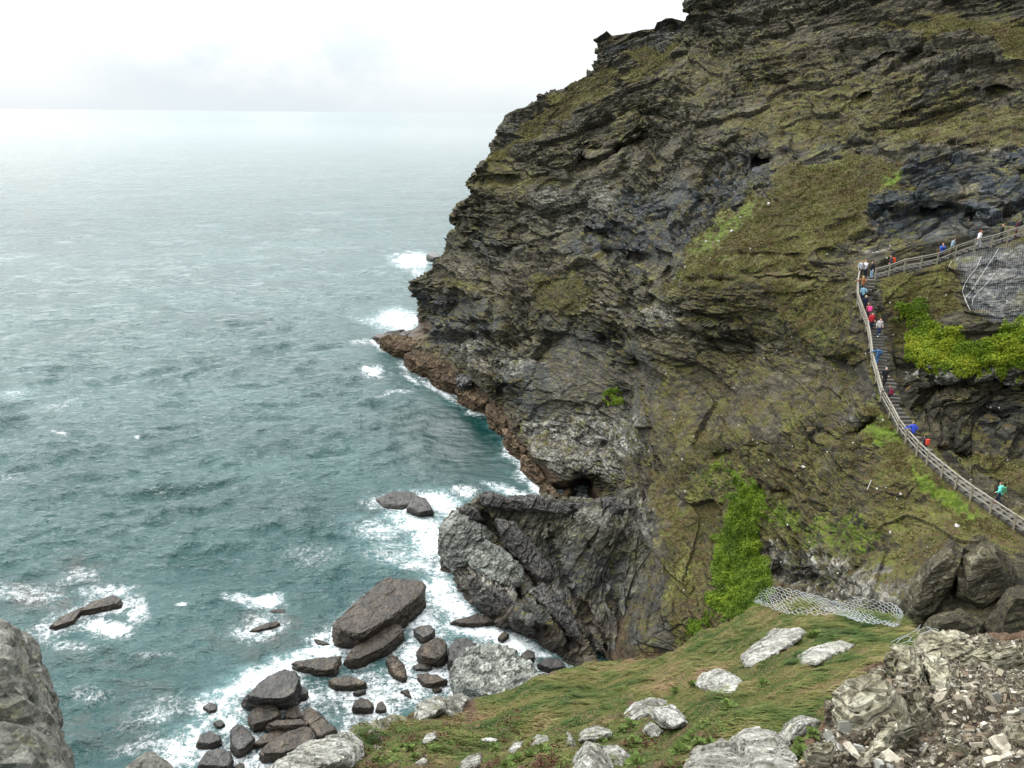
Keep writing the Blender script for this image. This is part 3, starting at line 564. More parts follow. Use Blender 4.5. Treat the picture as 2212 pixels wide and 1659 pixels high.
# ============================================================ BOULDERS in the surf
def rock_mesh(name, pts, voxel, mat, seed, amp=.12, beds=(1., 1., .25), tilt=.3, yaw=.4, bscale=1.0, edge=False):
    """convex mass from points -> even quads -> split along its slate beds"""
    bm = bmesh.new()
    for p in pts: bm.verts.new(p)
    bmesh.ops.convex_hull(bm, input=bm.verts)
    loose = [v for v in bm.verts if not v.link_faces]
    bmesh.ops.delete(bm, geom=loose, context='VERTS')
    me = bpy.data.meshes.new('tmp'); bm.to_mesh(me); bm.free()
    o = bpy.data.objects.new('tmp', me); COL.objects.link(o)
    md = o.modifiers.new('r', 'REMESH'); md.mode = 'VOXEL'; md.voxel_size = voxel
    dg = bpy.context.evaluated_depsgraph_get(); ev = o.evaluated_get(dg); m2 = bpy.data.meshes.new_from_object(ev)
    bpy.data.objects.remove(o); bpy.data.meshes.remove(me)
    n = len(m2.vertices); V = np.empty(n*3, np.float32); m2.vertices.foreach_get('co', V); V = V.reshape(-1, 3)
    Nn = np.empty(n*3, np.float32); m2.vertex_normals.foreach_get('vector', Nn); Nn = Nn.reshape(-1, 3)
    Q = rot_bed(V, tilt, yaw)/bscale+seed*3.1
    W = fbm(Q*.6, 2, seed)[:, None]
    f1, f2, r = vor((Q+W*.5)/np.array(beds), seed+2); g1, g2, r2 = vor((Q+W*.3)/np.array(beds)*2.7, seed+3)
    d = (r-.5)*amp*2.0-amp*.5*np.exp(-((f2-f1)/.07)**2)+(r2-.5)*amp*.8+fbm(Q*.7, 3, seed+4)*amp*1.0+fbm(Q*3.2, 2, seed+5)*amp*.3
    ct, sn = math.cos(tilt), math.sin(tilt); bn = np.array([-sn*math.cos(yaw), -sn*math.sin(yaw), ct])
    if edge: d = d*(1-.75*np.abs(Nn@bn)**2)
    V2 = V+Nn*d[:, None]
    m2.vertices.foreach_set('co', V2.astype(np.float32).ravel()); m2.name = name; m2.materials.clear(); m2.materials.append(mat)
    m2.polygons.foreach_set('use_smooth', np.zeros(len(m2.polygons), bool)); m2.update()
    c = V2.mean(0); c[2] = V2[:, 2].min()
    m2.transform(Matrix.Translation(-Vector(c)))
    ob = bpy.data.objects.new(name, m2); ob.location = c; COL.objects.link(ob)
    return ob, V2

def z1(x, y): return ((900+x*.45208)*K4, (2200+y*.45208)*K4)
def z2(x, y): return (x*.63291*K4, (2000+y*.63291)*K4)
def zD(x, y): return (x, y)
BROWN = rock_mat('wet_brown_slate', [(0, (.010, .008, .006)), (.35, (.024, .019, .014)), (.65, (.050, .039, .027)), (.86, (.10, .075, .045)), (1, (.18, .145, .10))], near=.45, bump=.55, veg=False, intertidal=False, lichen=0, attrs=False)
BROWN.node_tree.nodes['Principled BSDF'].inputs['Roughness'].default_value = .42; BROWN.node_tree.nodes['Principled BSDF'].inputs['Specular IOR Level'].default_value = .32
DARKR = rock_mat('dark_wet_slate', [(0, (.008, .008, .008)), (.4, (.024, .023, .021)), (.75, (.055, .052, .046)), (1, (.11, .105, .095))], near=.45, bump=.45, veg=False, intertidal=False, lichen=0, attrs=False)
DARKR.node_tree.nodes['Principled BSDF'].inputs['Roughness'].default_value = .38; DARKR.node_tree.nodes['Principled BSDF'].inputs['Specular IOR Level'].default_value = .32
for _m in (BROWN, DARKR):      # dark wet band and weed where the waves reach
    _t = NT(_m.node_tree); _b = _m.node_tree.nodes['Principled BSDF']; _c = _b.inputs['Base Color'].links[0].from_socket; _P = _t.pos()
    _z = _t.add(_t.z(), _t.mul(_t.add(_t.noise(_P, 1.2, 4), -.5), .9))
    _o = _t.mr(_t.noise(_P, 1.1, 6, .75), .52, .68)
    _c = _t.mix(_t.mul(_o, .5), _c, (.085, .055, .026)); _c = _t.mix(_t.mul(_t.mr(_z, .75, .25), .75), _c, (.010, .009, .005))
    _t.L.new(_c, _b.inputs['Base Color'])
PALER = rock_mat('pale_ribbed_slate', [(0, (.015, .015, .013)), (.25, (.06, .063, .055)), (.5, (.16, .168, .148)), (.8, (.31, .32, .285)), (1, (.46, .47, .42))], near=.4, bump=.4, veg=False, intertidal=False, lichen=.15, attrs=False)
# converter, outline, height m, material, bed tilt, yaw, label
BLD = [
 (z1, [(868,565),(905,500),(960,460),(1020,400),(1120,330),(1200,250),(1300,150),(1380,125),(1570,135),(1640,140),(1685,190),(1665,270),(1560,370),(1500,400),(1410,510),(1290,590),(1200,640),(1110,725),(1060,730),(890,680)], 2.6, BROWN, .35, 2.2, 'largest flat topped brown slab tilted in the surf, highest of the boulders'),
 (z1, [(975,860),(1060,740),(1150,660),(1250,590),(1400,530),(1470,525),(1497,580),(1450,640),(1380,710),(1280,770),(1200,830),(1080,905),(1010,905)], 1.5, BROWN, .5, 2.2, 'long ridged brown slab lying against the lower edge of the largest slab'),
 (z1, [(520,870),(560,845),(760,815),(965,795),(940,870),(920,940),(830,965),(720,935),(640,905),(560,905)], 1.0, BROWN, .4, .3, 'flat wedge shaped brown slab left of the long ridged slab, foam above it'),
 (z1, [(95,1185),(180,1100),(310,990),(400,930),(480,915),(560,930),(605,980),(610,1020),(575,1080),(570,1150),(500,1215),(420,1230),(250,1225),(150,1205)], 2.3, DARKR, .2, .3, 'big smooth dark grey boulder with a pointed left end'),
 (z1, [(575,1080),(640,1060),(675,1110),(660,1150),(600,1170),(560,1160)], 1.0, DARKR, .3, .3, 'small black boulder tucked behind the right side of the big smooth one'),
 (z1, [(840,1010),(900,985),(1020,972),(1090,1000),(1175,1030),(1170,1055),(1090,1065),(1060,1085),(900,1085),(860,1050)], .8, BROWN, .3, .2, 'low oblong boulder alone in the calm water of the boulder field'),
 (z1, [(1055,1125),(1110,1095),(1175,1090),(1165,1115),(1110,1145),(1070,1145)], .4, DARKR, .3, .3, 'small slim dark rock just below the low oblong boulder'),
 (z1, [(1045,1260),(1070,1190),(1130,1160),(1190,1175),(1240,1240),(1225,1275),(1150,1270),(1090,1270)], 1.1, BROWN, .5, 1., 'knobbly brown boulder standing in the calm pool'),
 (z1, [(1250,1290),(1270,1210),(1310,1190),(1345,1240),(1345,1290),(1300,1300)], .5, BROWN, .5, 1., 'half sunk brown rock right of the knobbly boulder in the pool'),
 (z1, [(1340,820),(1380,785),(1430,800),(1490,850),(1515,920),(1505,985),(1530,1040),(1480,1040),(1400,970),(1370,900)], .9, BROWN, .9, 2., 'reddish brown rock standing on end with its tail in the foam'),
 (z1, [(1580,570),(1640,540),(1720,530),(1770,570),(1755,620),(1700,660),(1660,680),(1600,620)], 1.1, DARKR, .3, .3, 'dark triangular boulder right of the largest slab, ringed by white foam'),
 (z1, [(1605,770),(1650,710),(1760,650),(1810,640),(1860,690),(1875,760),(1850,830),(1780,870),(1720,860),(1640,830)], 1.7, BROWN, .8, .8, 'chunky cracked brown boulder beside the pale ribbed rock'),
 (z1, [(1575,885),(1640,870),(1700,870),(1745,900),(1720,930),(1640,935),(1590,930)], .6, DARKR, .3, .2, 'small flat dark rock under the chunky cracked boulder'),
 (z1, [(1610,960),(1700,950),(1800,970),(1880,1020),(1830,1040),(1720,1070),(1670,1070),(1640,1010)], .9, BROWN, .3, .2, 'brown arrowhead shaped rock pointing right at the pale ribbed rock'),
 (z1, [(1740,1080),(1800,1075),(1835,1090),(1800,1120),(1760,1130)], .4, BROWN, .3, .2, 'tiny brown rock below the arrowhead shaped one'),
 (z1, [(1470,1100),(1500,1090),(1540,1100),(1570,1190),(1530,1160),(1490,1120)], .4, BROWN, .8, 1.9, 'thin sliver of rock in the foam below the rock on end'),
 (z1, [(140,1340),(220,1230),(340,1185),(400,1230),(435,1310),(420,1350),(320,1395),(180,1450)], 1.3, BROWN, .25, 2.2, 'smooth tilted brown slab directly below the big smooth boulder'),
 (z1, [(460,1330),(500,1250),(580,1230),(610,1290),(640,1340),(560,1370),(480,1360)], .9, BROWN, .5, 1., 'upright brown boulder wedged behind the heap of slabs'),
 (z1, [(600,1290),(680,1240),(760,1290),(850,1370),(940,1475),(840,1520),(760,1560),(720,1450),(680,1380)], 1.4, BROWN, .5, 2.4, 'long brown block slanting down to the right at the end of the heap'),
 (z1, [(300,1400),(400,1360),(600,1345),(680,1380),(680,1405),(560,1410),(420,1430),(330,1420)], 1.5, BROWN, .15, .1, 'thin flat slab resting across the heap of slabs'),
 (z1, [(190,1590),(270,1500),(400,1440),(510,1435),(520,1450),(400,1500),(300,1590),(240,1600)], .9, BROWN, .3, .6, 'smooth brown slab half hidden under the thin flat slab'),
 (z1, [(240,1660),(340,1540),(480,1460),(620,1420),(690,1420),(730,1480),(745,1560),(600,1620),(440,1700),(260,1700)], 1.6, BROWN, .45, .6, 'broad banded yellowish brown slab at the near end of the heap'),
 (z1, [(0,1430),(60,1385),(110,1400),(170,1450),(210,1520),(200,1560),(120,1650),(60,1680),(0,1600)], 1.2, DARKR, .4, 1.2, 'rounded dark boulder standing left of the heap of slabs'),
 (z2, [(1215,1590),(1220,1560),(1260,1490),(1340,1460),(1420,1475),(1440,1530),(1420,1600)], 1.1, DARKR, .4, .4, 'purple brown boulder cut by the lower edge of the photo'),
 (z2, [(1440,1580),(1480,1545),(1510,1560),(1500,1600),(1450,1600)], .5, BROWN, .4, .4, 'small brown rock at the lower photo edge under the rounded dark boulder'),
 (z2, [(1210,1440),(1240,1370),(1300,1350),(1360,1380),(1370,1420),(1290,1455)], .9, DARKR, .3, .4, 'dark green grey boulder left of the rounded dark one'),
 (z2, [(1250,1205),(1290,1175),(1340,1190),(1335,1235),(1290,1245)], .6, DARKR, .3, .4, 'small black rock awash left of the tilted slab, uppermost of three'),
 (z2, [(1315,1300),(1360,1280),(1390,1310),(1365,1340),(1335,1335)], .4, DARKR, .3, .4, 'little black rock between two larger dark ones left of the heap'),
 (zD, [(967,1440),(968,1400),(985,1380),(1010,1378),(1030,1392),(1035,1420),(1000,1450)], 1.6, DARKR, .6, .5, 'grey block between the chunky boulder and the pale ribbed rock'),
 (zD, [(972,1450),(985,1425),(1010,1400),(1035,1388),(1065,1395),(1095,1394),(1130,1415),(1155,1440),(1175,1470),(1185,1500),(1150,1525),(1060,1530),(1000,1510),(985,1500),(976,1475)], 2.6, PALER, 1.1, 1.9, 'large pale grey rock with close vertical ribs beside the grassy slope'),
 (zD, [(972,1345),(1005,1333),(1030,1325),(1060,1333),(1072,1345),(1030,1354),(990,1352)], .7, BROWN, .3, .2, 'low brown rock lying at the foot of the jagged promontory'),
 (z1, [(1560,375),(1640,320),(1690,340),(1685,390),(1600,400)], .6, BROWN, .4, .4, 'small rock tucked under the overhanging end of the largest slab'),
 (z1, [(150,600),(300,520),(400,495),(430,515),(400,550),(300,580),(210,610)], .5, BROWN, .3, .5, 'low brown rock awash in the swirl left of the largest slab'),
 (z1, [(330,420),(400,400),(470,410),(460,435),(380,440)], .15, BROWN, .3, .5, 'barely breaking brown rock above the awash one'),
 (z1, [(720,655),(790,665),(865,708),(800,722),(745,700)], .25, BROWN, .3, .5, 'flat tan rock just breaking the foam left of the largest slab'),
 (z2, [(300,720),(370,650),(460,610),(520,580),(480,640),(460,680),(380,715),(330,735)], .7, BROWN, .3, .5, 'left dark half of the split rock alone in open water'),
 (z2, [(470,640),(560,555),(700,512),(750,530),(745,570),(640,600),(520,622)], 1.0, BROWN, .3, .5, 'right half of the split rock alone in open water, with a blunt end'),
 (zD, [(812,1078),(850,1060),(895,1064),(905,1085),(870,1100),(830,1095)], .5, DARKR, .3, .4, 'low grey rock swept by foam left of the promontory tip'),
 (zD, [(878,1098),(895,1068),(920,1075),(933,1097),(938,1110),(905,1116)], 1.1, DARKR, .5, .4, 'dark sea washed rock nearest the promontory tip'),
 (zD, [(920,552),(930,543),(945,545),(952,560),(938,563)], 2.2, DARKR, .3, .4, 'black stack in the far surf behind the headland'),
 (zD, [(806,729),(812,721),(828,722),(834,729),(822,736)], 1.1, BROWN, .3, .4, 'little rounded rock off the tip of the brown shore ledge'),
 (zD, [(1075,1378),(1090,1362),(1100,1370),(1085,1388)], .6, BROWN, .5, .5, 'rusty fang of rock in white foam above the pale ribbed rock'),
 (zD, [(1125,1415),(1140,1403),(1155,1408),(1155,1425),(1135,1432)], .7, DARKR, .4, .5, 'rounded green black stone right of the pale ribbed rock'),
 (zD, [(1150,1465),(1175,1452),(1195,1462),(1185,1480),(1160,1482)], .7, DARKR, .4, .5, 'dark wet stone at the edge of the grassy slope'),
 (zD, [(1160,1435),(1185,1420),(1215,1425),(1225,1445),(1190,1452)], .8, DARKR, .4, .5, 'dark rock lying at the mouth of the shaded gully'),
]
SHORE = []; boulder_v = []
for bi, (cv, poly, h, mat, tilt, yaw, lab) in enumerate(BLD):
    p = [cv(*q) for q in poly]; us = np.array([q[0] for q in p]); vs = np.array([q[1] for q in p])
    t = (vs-vs.min())/(vs.max()-vs.min()+1e-6); zt = h*(1-t)**.6
    A = unpz(us, vs, zt.astype(float)); cu, cvv = us.mean(), vs.mean()
    B = unpz(cu+(us-cu)*.84, cvv-3+(vs-cvv)*.66, np.full(len(us), h*.96)); low = A.copy(); low[:, 2] = -1.2
    pts = np.concatenate([A, B, low]); size = np.ptp(A[:, :2], axis=0).max(); vox = max(.035, min(.14, size/55))*(3.0 if cvv < 800 else 1)
    o, V2 = rock_mesh('pale_rock' if mat is PALER else 'boulder', pts, vox, mat, 200+bi*7, amp=min(.17, .016*size+.02)*(1.2 if mat is PALER else 1), beds=(3., .40, .5) if mat is PALER else (1.6, 1.6, .28), tilt=tilt, yaw=yaw, bscale=max(.35, min(1.3, size/6)), edge=mat is not PALER)
    tag(o, lab, 'rock', 'rocks lying in the surf')
    boulder_v.append(V2[np.abs(V2[:, 2]) < .35])

# tilted slabs standing on the promontory (parts of it)
SLB = [([(946,1195),(948,1140),(985,1102),(1012,1112),(1050,1140),(1072,1175),(1040,1200),(1010,1225),(975,1238)], 2.6, .9, PALER, 1.0),
 ([(1010,1205),(1050,1165),(1085,1185),(1130,1222),(1138,1262),(1110,1280),(1060,1262),(1030,1240)], 2.2, .8, PALER, 1.0), ([(1070,1120),(1110,1128),(1160,1185),(1200,1235),(1212,1262),(1180,1270),(1135,1225),(1090,1175)], 1.6, .6, DARKR, 1.),
 ([(1005,1240),(1050,1262),(1120,1292),(1180,1345),(1222,1398),(1190,1396),(1120,1350),(1060,1318),(1020,1280)], 1.8, .7, DARKR, 1.), ([(1018,1290),(1050,1278),(1082,1290),(1092,1320),(1070,1340),(1035,1325)], 1.8, .8, DARKR, 1.),
 ([(1035,1070),(1060,1062),(1105,1078),(1150,1095),(1140,1108),(1080,1098),(1042,1092)], 1.6, .9, DARKR, 1.), ([(1100,1078),(1150,1068),(1210,1082),(1260,1104),(1235,1116),(1170,1104),(1120,1098)], 1.4, .7, DARKR, 1.),
 ([(1200,1088),(1260,1082),(1330,1075),(1370,1098),(1330,1118),(1260,1114)], 1.6, .6, DARKR, 1.), ([(990,1100),(1008,1088),(1030,1098),(1045,1125),(1020,1130)], 1.5, .8, DARKR, 1.),
 ([(1140,1270),(1175,1262),(1215,1300),(1250,1350),(1262,1392),(1230,1380),(1185,1325)], 1.4, .5, DARKR, 1.), ([(1090,1330),(1130,1338),(1165,1362),(1160,1380),(1110,1362)], 1.2, .8, DARKR, 1.)]
bv0 = None
for i, (poly, th, fw_, mat, _) in enumerate(SLB):
    us = np.array([q[0] for q in poly], float); vs = np.array([q[1] for q in poly], float); ds = tpsB(us, vs)
    cu, cvv = us.mean(), vs.mean(); dc = float(np.median(ds)); dm = .55*dc+.45*ds
    A = unp(us, vs, dm); Fr = unp(cu+(us-cu)*.72, cvv+(vs-cvv)*.72, dm-fw_-.5); Bk = unp(cu+(us-cu)*.9, cvv+(vs-cvv)*.9+4, dm+th+1.)
    o, V2 = rock_mesh('slab', np.concatenate([A, Fr, Bk]), .11, mat, 300+i*9, amp=.15 if mat is PALER else .16, beds=(3., .9, .30), tilt=.9, yaw=.3 if mat is PALER else .5, bscale=1.0)
    o.parent = promontory

# chunks of the brown shore ledge (parts of the headland)
LEDGE = [([(818,728),(850,722),(885,728),(905,745),(900,765),(870,768),(838,750)], 2.6), ([(872,765),(905,752),(940,765),(958,790),(945,812),(915,800),(888,780)], 3.2), ([(925,798),(955,785),(985,800),(1002,825),(990,845),(960,832)], 3.0),
 ([(985,812),(1005,806),(1022,820),(1020,838),(998,838)], 4.2), ([(985,838),(1020,832),(1050,852),(1062,880),(1045,885),(1010,862)], 2.6), ([(1050,872),(1080,880),(1098,908),(1095,935),(1075,920),(1055,895)], 2.6), ([(1088,925),(1112,930),(1135,965),(1140,990),(1118,978),(1098,950)], 2.4), ([(1125,980),(1148,990),(1172,1025),(1180,1050),(1158,1030),(1138,1005)], 2.2), ([(1165,1038),(1185,1045),(1212,1075),(1215,1088),(1190,1070)], 1.8)]
LEDM = rock_mat('brown_shore_slate', [(0, (.014, .010, .006)), (.35, (.045, .030, .017)), (.65, (.10, .068, .038)), (.88, (.17, .125, .078)), (1, (.27, .23, .17))], near=.7, bump=.5, veg=False, intertidal=False, lichen=.1, attrs=False)
for i, (poly, h) in enumerate(LEDGE):
    us = np.array([q[0] for q in poly], float); vs = np.array([q[1] for q in poly], float); t_ = (vs-vs.min())/(np.ptp(vs)+1e-6); A = unpz(us, vs, h*(1-t_)**.7)
    B = unpz(us.mean()+(us-us.mean())*.8, vs.mean()-2+(vs-vs.mean())*.6, np.full(len(us), h*1.0)); low = A.copy(); low[:, 2] = -1.5
    o, V2 = rock_mesh('ledge_block', np.concatenate([A, B, low]), .2, LEDM if i != 3 else DARKR, 800+i*7, amp=.28, beds=(2.2, 1.6, .35), tilt=.5, yaw=.3); o.parent = headland; boulder_v.append(V2[np.abs(V2[:, 2]) < .4])
# dark mossy outcrops below the end of the steps
MOSSR = rock_mat('dark_mossy_rock', [(0, (.008, .007, .004)), (.35, (.024, .020, .011)), (.65, (.052, .045, .026)), (.85, (.11, .10, .07)), (1, (.24, .23, .19))], near=.5, bump=.5, veg=False, intertidal=False, lichen=.35, attrs=False)
for i, (poly, d0, lab) in enumerate([([(1955,1330),(1975,1255),(2010,1205),(2060,1170),(2085,1185),(2068,1262),(2020,1345),(1980,1370)], 53, 'dark brown rock buttress left of the gully below the steps'),
  ([(2062,1290),(2078,1200),(2120,1165),(2165,1185),(2195,1245),(2190,1310),(2120,1345)], 52, 'domed mossy brown rock right under the lower steps'),
  ([(1985,1400),(2010,1335),(2070,1318),(2125,1345),(2130,1400),(2060,1430)], 48, 'low dark rock at the bottom of the gully behind the brink'),
  ([(2130,1400),(2140,1330),(2180,1270),(2240,1265),(2300,1300),(2300,1420)], 47, 'dark olive rock at the right edge above the brink')]):
    us = np.array([q[0] for q in poly], float); vs = np.array([q[1] for q in poly], float); cu, cv_ = us.mean(), vs.mean()
    A = unp(us, vs, np.full(len(us), d0+1.)); Fr = unp(cu+(us-cu)*.62, cv_+(vs-cv_)*.62, np.full(len(us), d0-.8)); Bk = unp(cu+(us-cu)*.95, cv_+(vs-cv_)*.95+10, np.full(len(us), d0+6.))
    o, V2 = rock_mesh('outcrop', np.concatenate([A, Fr, Bk]), .10, MOSSR, 860+i*7, amp=.22, beds=(3.4, 2.4, .7), tilt=.5, yaw=.6, bscale=1.3, edge=True); tag(o, lab, 'rock')

# ============================================================ SEA
def build_sea():
    az = np.concatenate([np.arange(-180, -38, 4.), np.arange(-38, 12, .062), np.arange(12, 181, 4.)])
    az[-1] = 180.; nA = len(az)
    dep = np.arange(51, 1.9, -.068); r = HCAM/np.tan(np.radians(dep)); r = np.concatenate([[15., 28], r, [1700, 2100, 2700, 3500, 5000, 8000, 14000, 24000, 40000]])
    nR = len(r); A, R = np.meshgrid(np.radians(az), r); X = np.sin(A)*R; Y = np.cos(A)*R
    Pf = np.stack([X.ravel(), Y.ravel(), np.zeros(X.size)], 1); rr = R.ravel()
    fine = (A.ravel() > math.radians(-38.1)) & (A.ravel() < math.radians(12.1)) & (rr > 40) & (rr < 1650)
    step = rr*rr/HCAM*math.radians(.068)
    Z = np.zeros(len(Pf)); Dx = np.zeros(len(Pf)); Q = Pf[fine]; sf = step[fine]
    def att(L): return np.clip((L/sf-1.6)/2.5, 0, 1)
    c, s = math.cos(.35), math.sin(.35)
    q = np.stack([(Q[:, 0]*c+Q[:, 1]*s), (-Q[:, 0]*s+Q[:, 1]*c), Q[:, 0]*0], 1)
    w = np.stack([perlin(q/13, 301), perlin(q/13, 302), q[:, 0]*0], 1)
    z = perlin(q/np.array([40, 18, 1.]), 303)*.5
    for L, a, sd in ((15., .85, 309), (8., .80, 304), (4.2, .56, 305), (2.2, .30, 306), (1.15, .14, 307), (.6, .05, 308)):
        n = perlin((q+w*1.5)/np.array([L*1.7, L*.8, 1.])+sd, sd); n2 = 1-2.1*np.abs(n)  # peaked crests
        z = z+a*(.65*n2+.35*n)*att(L)
    Z[fine] = z
    uq, vq, _d = proj(Pf); calm = fine*np.exp(-(((uq-1010)/165)**2+((vq-945)/115)**2)**1.3)*(uq > 780); Z = Z*(1-.82*calm)  # cove mask: flattens the waves and carries the painted cliff reflection
    Pf[:, 2] = Z-.12
    # foam amounts: surf near rock, and patches as seen
    u, v, d = proj(Pf); foam = np.zeros(len(Pf)); aer = np.zeros(len(Pf)); reef = np.zeros(len(Pf))
    ok = fine & (rr < 420) & (d > 1)
    kd_pts = np.concatenate(boulder_v+[PA[(np.abs(PA[:, 2]) < .4)][::2], PB[np.abs(PB[:, 2]) < .4][::2]])
    # only waterline on the sea side
    kd = KDTree(len(kd_pts))
    for i, p_ in enumerate(kd_pts.tolist()): kd.insert(Vector((p_[0], p_[1], 0)), i)
    kd.balance()
    idx = np.nonzero(ok)[0]; ds = np.full(len(Pf), 99.); Pl = Pf[idx].tolist()
    sub = [kd.find((p_[0], p_[1], 0))[2] for p_ in Pl]; ds[idx] = sub
    Pf[:, 2] = np.where(ds < 98, (Pf[:, 2]+.12)*np.clip(.22+ds/14, 0, 1)-.14, Pf[:, 2]); foam = np.maximum(foam, np.exp(-ds/1.8)*np.where(ds < 98, np.clip(.52+fbm(Pf/np.array([7., 7., 1]), 2, 341)*1.0, .1, .82), 0)); aer = np.maximum(aer, np.exp(-ds/5)*.45)
    BL = [  # u, v, ru, rv, angle, foam, aerated
      (890,562,38,16,0,1.0,.8),(905,590,20,12,0,.5,.6),(865,690,52,20,0,1.0,.9),(885,712,30,10,0,1.1,.9),(800,690,40,6,0,.55,.4),(800,735,50,6,0,.55,.4),(805,800,24,13,0,.85,.5),(850,847,45,6,-.2,.5,.4),(950,838,45,10,.6,.75,.5),(890,812,30,8,.6,.6,.4),
      (1140,1010,30,18,.8,.95,.7),(1165,1045,26,14,.8,1.0,.8),(1120,985,18,10,.8,.7,.4),(1110,1055,55,10,.2,.8,.6),(1010,1060,30,12,0,.7,.5),
      (950,1080,60,22,.3,.95,.9),(905,1125,60,24,.2,.95,1.0),(880,1085,50,24,0,.8,.8),(820,1140,70,28,0,.6,.7),(930,1160,40,45,0,.9,1.0),(860,1190,80,26,0,.5,.7),(905,1210,36,18,0,.8,.8),
      (950,1260,40,30,.2,.95,.9),(985,1300,50,30,.3,.98,.9),(1050,1355,70,16,.2,1.1,.9),(1110,1375,60,18,.3,1.1,.9),(1150,1395,40,14,.4,1.0,.8),(910,1330,40,50,0,.9,.8),(900,1400,50,40,0,.85,.7),(870,1440,50,40,0,.8,.5),(940,1450,60,40,0,.95,.6),(985,1480,18,30,-.2,1.2,.7),
      (575,1287,34,14,-.2,1.1,.8),(520,1280,40,10,.1,.7,.5),(560,1340,60,24,-.2,.62,.5),(230,1265,60,14,-.1,.65,.5),(290,1300,26,30,0,.75,.5),(230,1345,48,22,.2,.98,.5),(130,1340,70,18,-.1,.62,.4),(180,1300,40,8,-.5,.8,.4),
      (60,1275,90,22,0,.5,.3),(170,1240,60,14,-.3,.45,.3),(700,1400,60,22,-.1,.95,.9),(620,1420,80,20,-.4,.95,1.),(540,1460,90,24,-.55,.92,1.),(470,1510,60,26,-.6,.75,.9),(420,1560,60,24,-.5,.55,.7),(500,1550,36,30,0,.85,.7),(400,1600,70,34,-.4,.75,.7),(360,1640,60,30,-.3,.95,.6),(440,1610,20,20,0,.9,.5),
      (560,1590,50,60,0,.6,.4),(800,1480,80,50,0,.62,.3),(760,1560,50,50,0,.45,.2),(650,1470,26,14,0,.7,.3),(150,1390,60,14,0,.45,.2),(200,1500,60,20,0,.4,.2),(300,945,10,4,0,.7,.3),(130,935,16,4,0,.6,.2),(30,850,60,16,-.1,.34,.5),(120,880,90,14,-.1,.3,.4),(20,1030,50,10,0,.32,.3),
      (330,1410,60,10,0,.4,.3),(395,1298,14,5,0,.8,.2),(330,1530,90,30,-.4,.45,.4),(300,1600,90,20,-.4,.42,.3),(680,1200,100,40,0,.28,.2),(600,1100,100,30,0,.2,.1)]
    uu, vv = u[idx], v[idx]; n1 = fbm(Pf[idx]/np.array([4., 4., 1]), 3, 330); du = n1*22; fo = foam[idx]; ae = aer[idx]
    for (a, b, ru, rv, an, f_, e_) in BL:
        x = uu+du-a; y = vv+du*.5-b; c_, s_ = math.cos(an), math.sin(an); xx = (x*c_+y*s_)/ru; yy = (-x*s_+y*c_)/rv; g = np.exp(-(xx*xx+yy*yy)*.8)
        fo = np.maximum(fo, 1.06*f_*g); ae = np.maximum(ae, e_*np.exp(-(xx*xx+yy*yy)*.35))
    foam[idx] = fo; aer[idx] = ae
    re = np.zeros(len(idx))
    for (a, b, ru, rv, k_) in [(60,1280,110,26,1.),(180,1225,50,22,.8),(60,1350,60,14,.5),(590,1340,80,40,.8),(560,1390,80,30,.5),(560,1325,50,18,.7),(650,1400,60,30,.6),(800,1540,140,70,.55),(960,1310,40,20,.6),(780,1580,90,50,.6),(480,1360,100,30,.35),(210,1560,160,60,.45),(320,1480,90,40,.35),(870,1080,70,26,.6),(620,1090,40,30,.1),(880,1235,20,20,.5),(230,1420,160,30,.3)]:
        g = np.exp(-(((uu+du*1.5-a)/ru)**2+((vv+du-b)/rv)**2)); re = np.maximum(re, k_*g)
    reef[idx] = re
    far = np.clip((rr-250)/3000, 0, 1)
    F = grid_faces(nR, nA)
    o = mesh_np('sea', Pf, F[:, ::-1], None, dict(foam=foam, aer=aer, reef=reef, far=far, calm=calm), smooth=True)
    return o
sea = build_sea(); tag(sea, kind='structure')
m, t, b = new_mat('sea_water'); P = t.pos()
Pw = t.mapv(P, (1, 1, .3), (0, 0, -.35))
patch = t.noise(t.mapv(P, (1, 2.2, 1), (0, 0, -.35)), .018, 4, .6)
deep = t.mix(t.mr(patch, .35, .65), (.013, .053, .0525), (.028, .080, .077))
deep = t.mix(t.mul(t.attr('calm'), .95), deep, (.0008, .020, .018))  # dark green reflection of the cliff, painted into the cove's water colour
deep = t.mix(t.mul(t.attr('reef'), t.mr(t.noise(P, .5, 5, .7), .38, .55)), deep, (.045, .042, .034))
ae = t.mr(t.add(t.attr('aer'), t.mul(t.add(t.noise(P, .3, 5, .7, .6), -.5), .9)), .25, 1.0)
deep = t.mix(t.mul(ae, .8), deep, (.13, .27, .27))
# lacy foam: thin veins of broken bubbles, filling in where the surf is strong
wv = t.n('ShaderNodeVectorMath', operation='ADD'); nz_ = t.n('ShaderNodeTexNoise'); nz_.inputs['Scale'].default_value = .9; nz_.inputs['Detail'].default_value = 4; t.L.new(P, nz_.inputs['Vector'])
sc_ = t.n('ShaderNodeVectorMath', operation='SCALE'); t.L.new(nz_.outputs['Color'], sc_.inputs[0]); sc_.inputs['Scale'].default_value = 1.9
t.L.new(P, wv.inputs[0]); t.L.new(sc_.outputs[0], wv.inputs[1]); PW = wv.outputs[0]
def vein(scale, seed):
    n_ = t.noise(t.mapv(PW, loc=(seed, seed*2, 0)), scale, 3, .6)
    return t.math('SUBTRACT', 1.0, t.math('ABSOLUTE', t.mul(t.add(n_, -.5), 7.)))
lace = t.math('MAXIMUM', vein(.55, 3.), vein(1.2, 11.))
lace = t.math('MAXIMUM', lace, vein(2.3, 23.)); lace = t.add(t.mul(t.math('MAXIMUM', lace, 0.0), .55), t.mul(t.mr(t.noise(P, 1.4, 6, .8), .3, .7), .42))
fo = t.attr('foam')
ff = t.mr(t.add(t.mul(lace, 1.15), t.mul(fo, .67)), .86, 1.44, 0, 1)
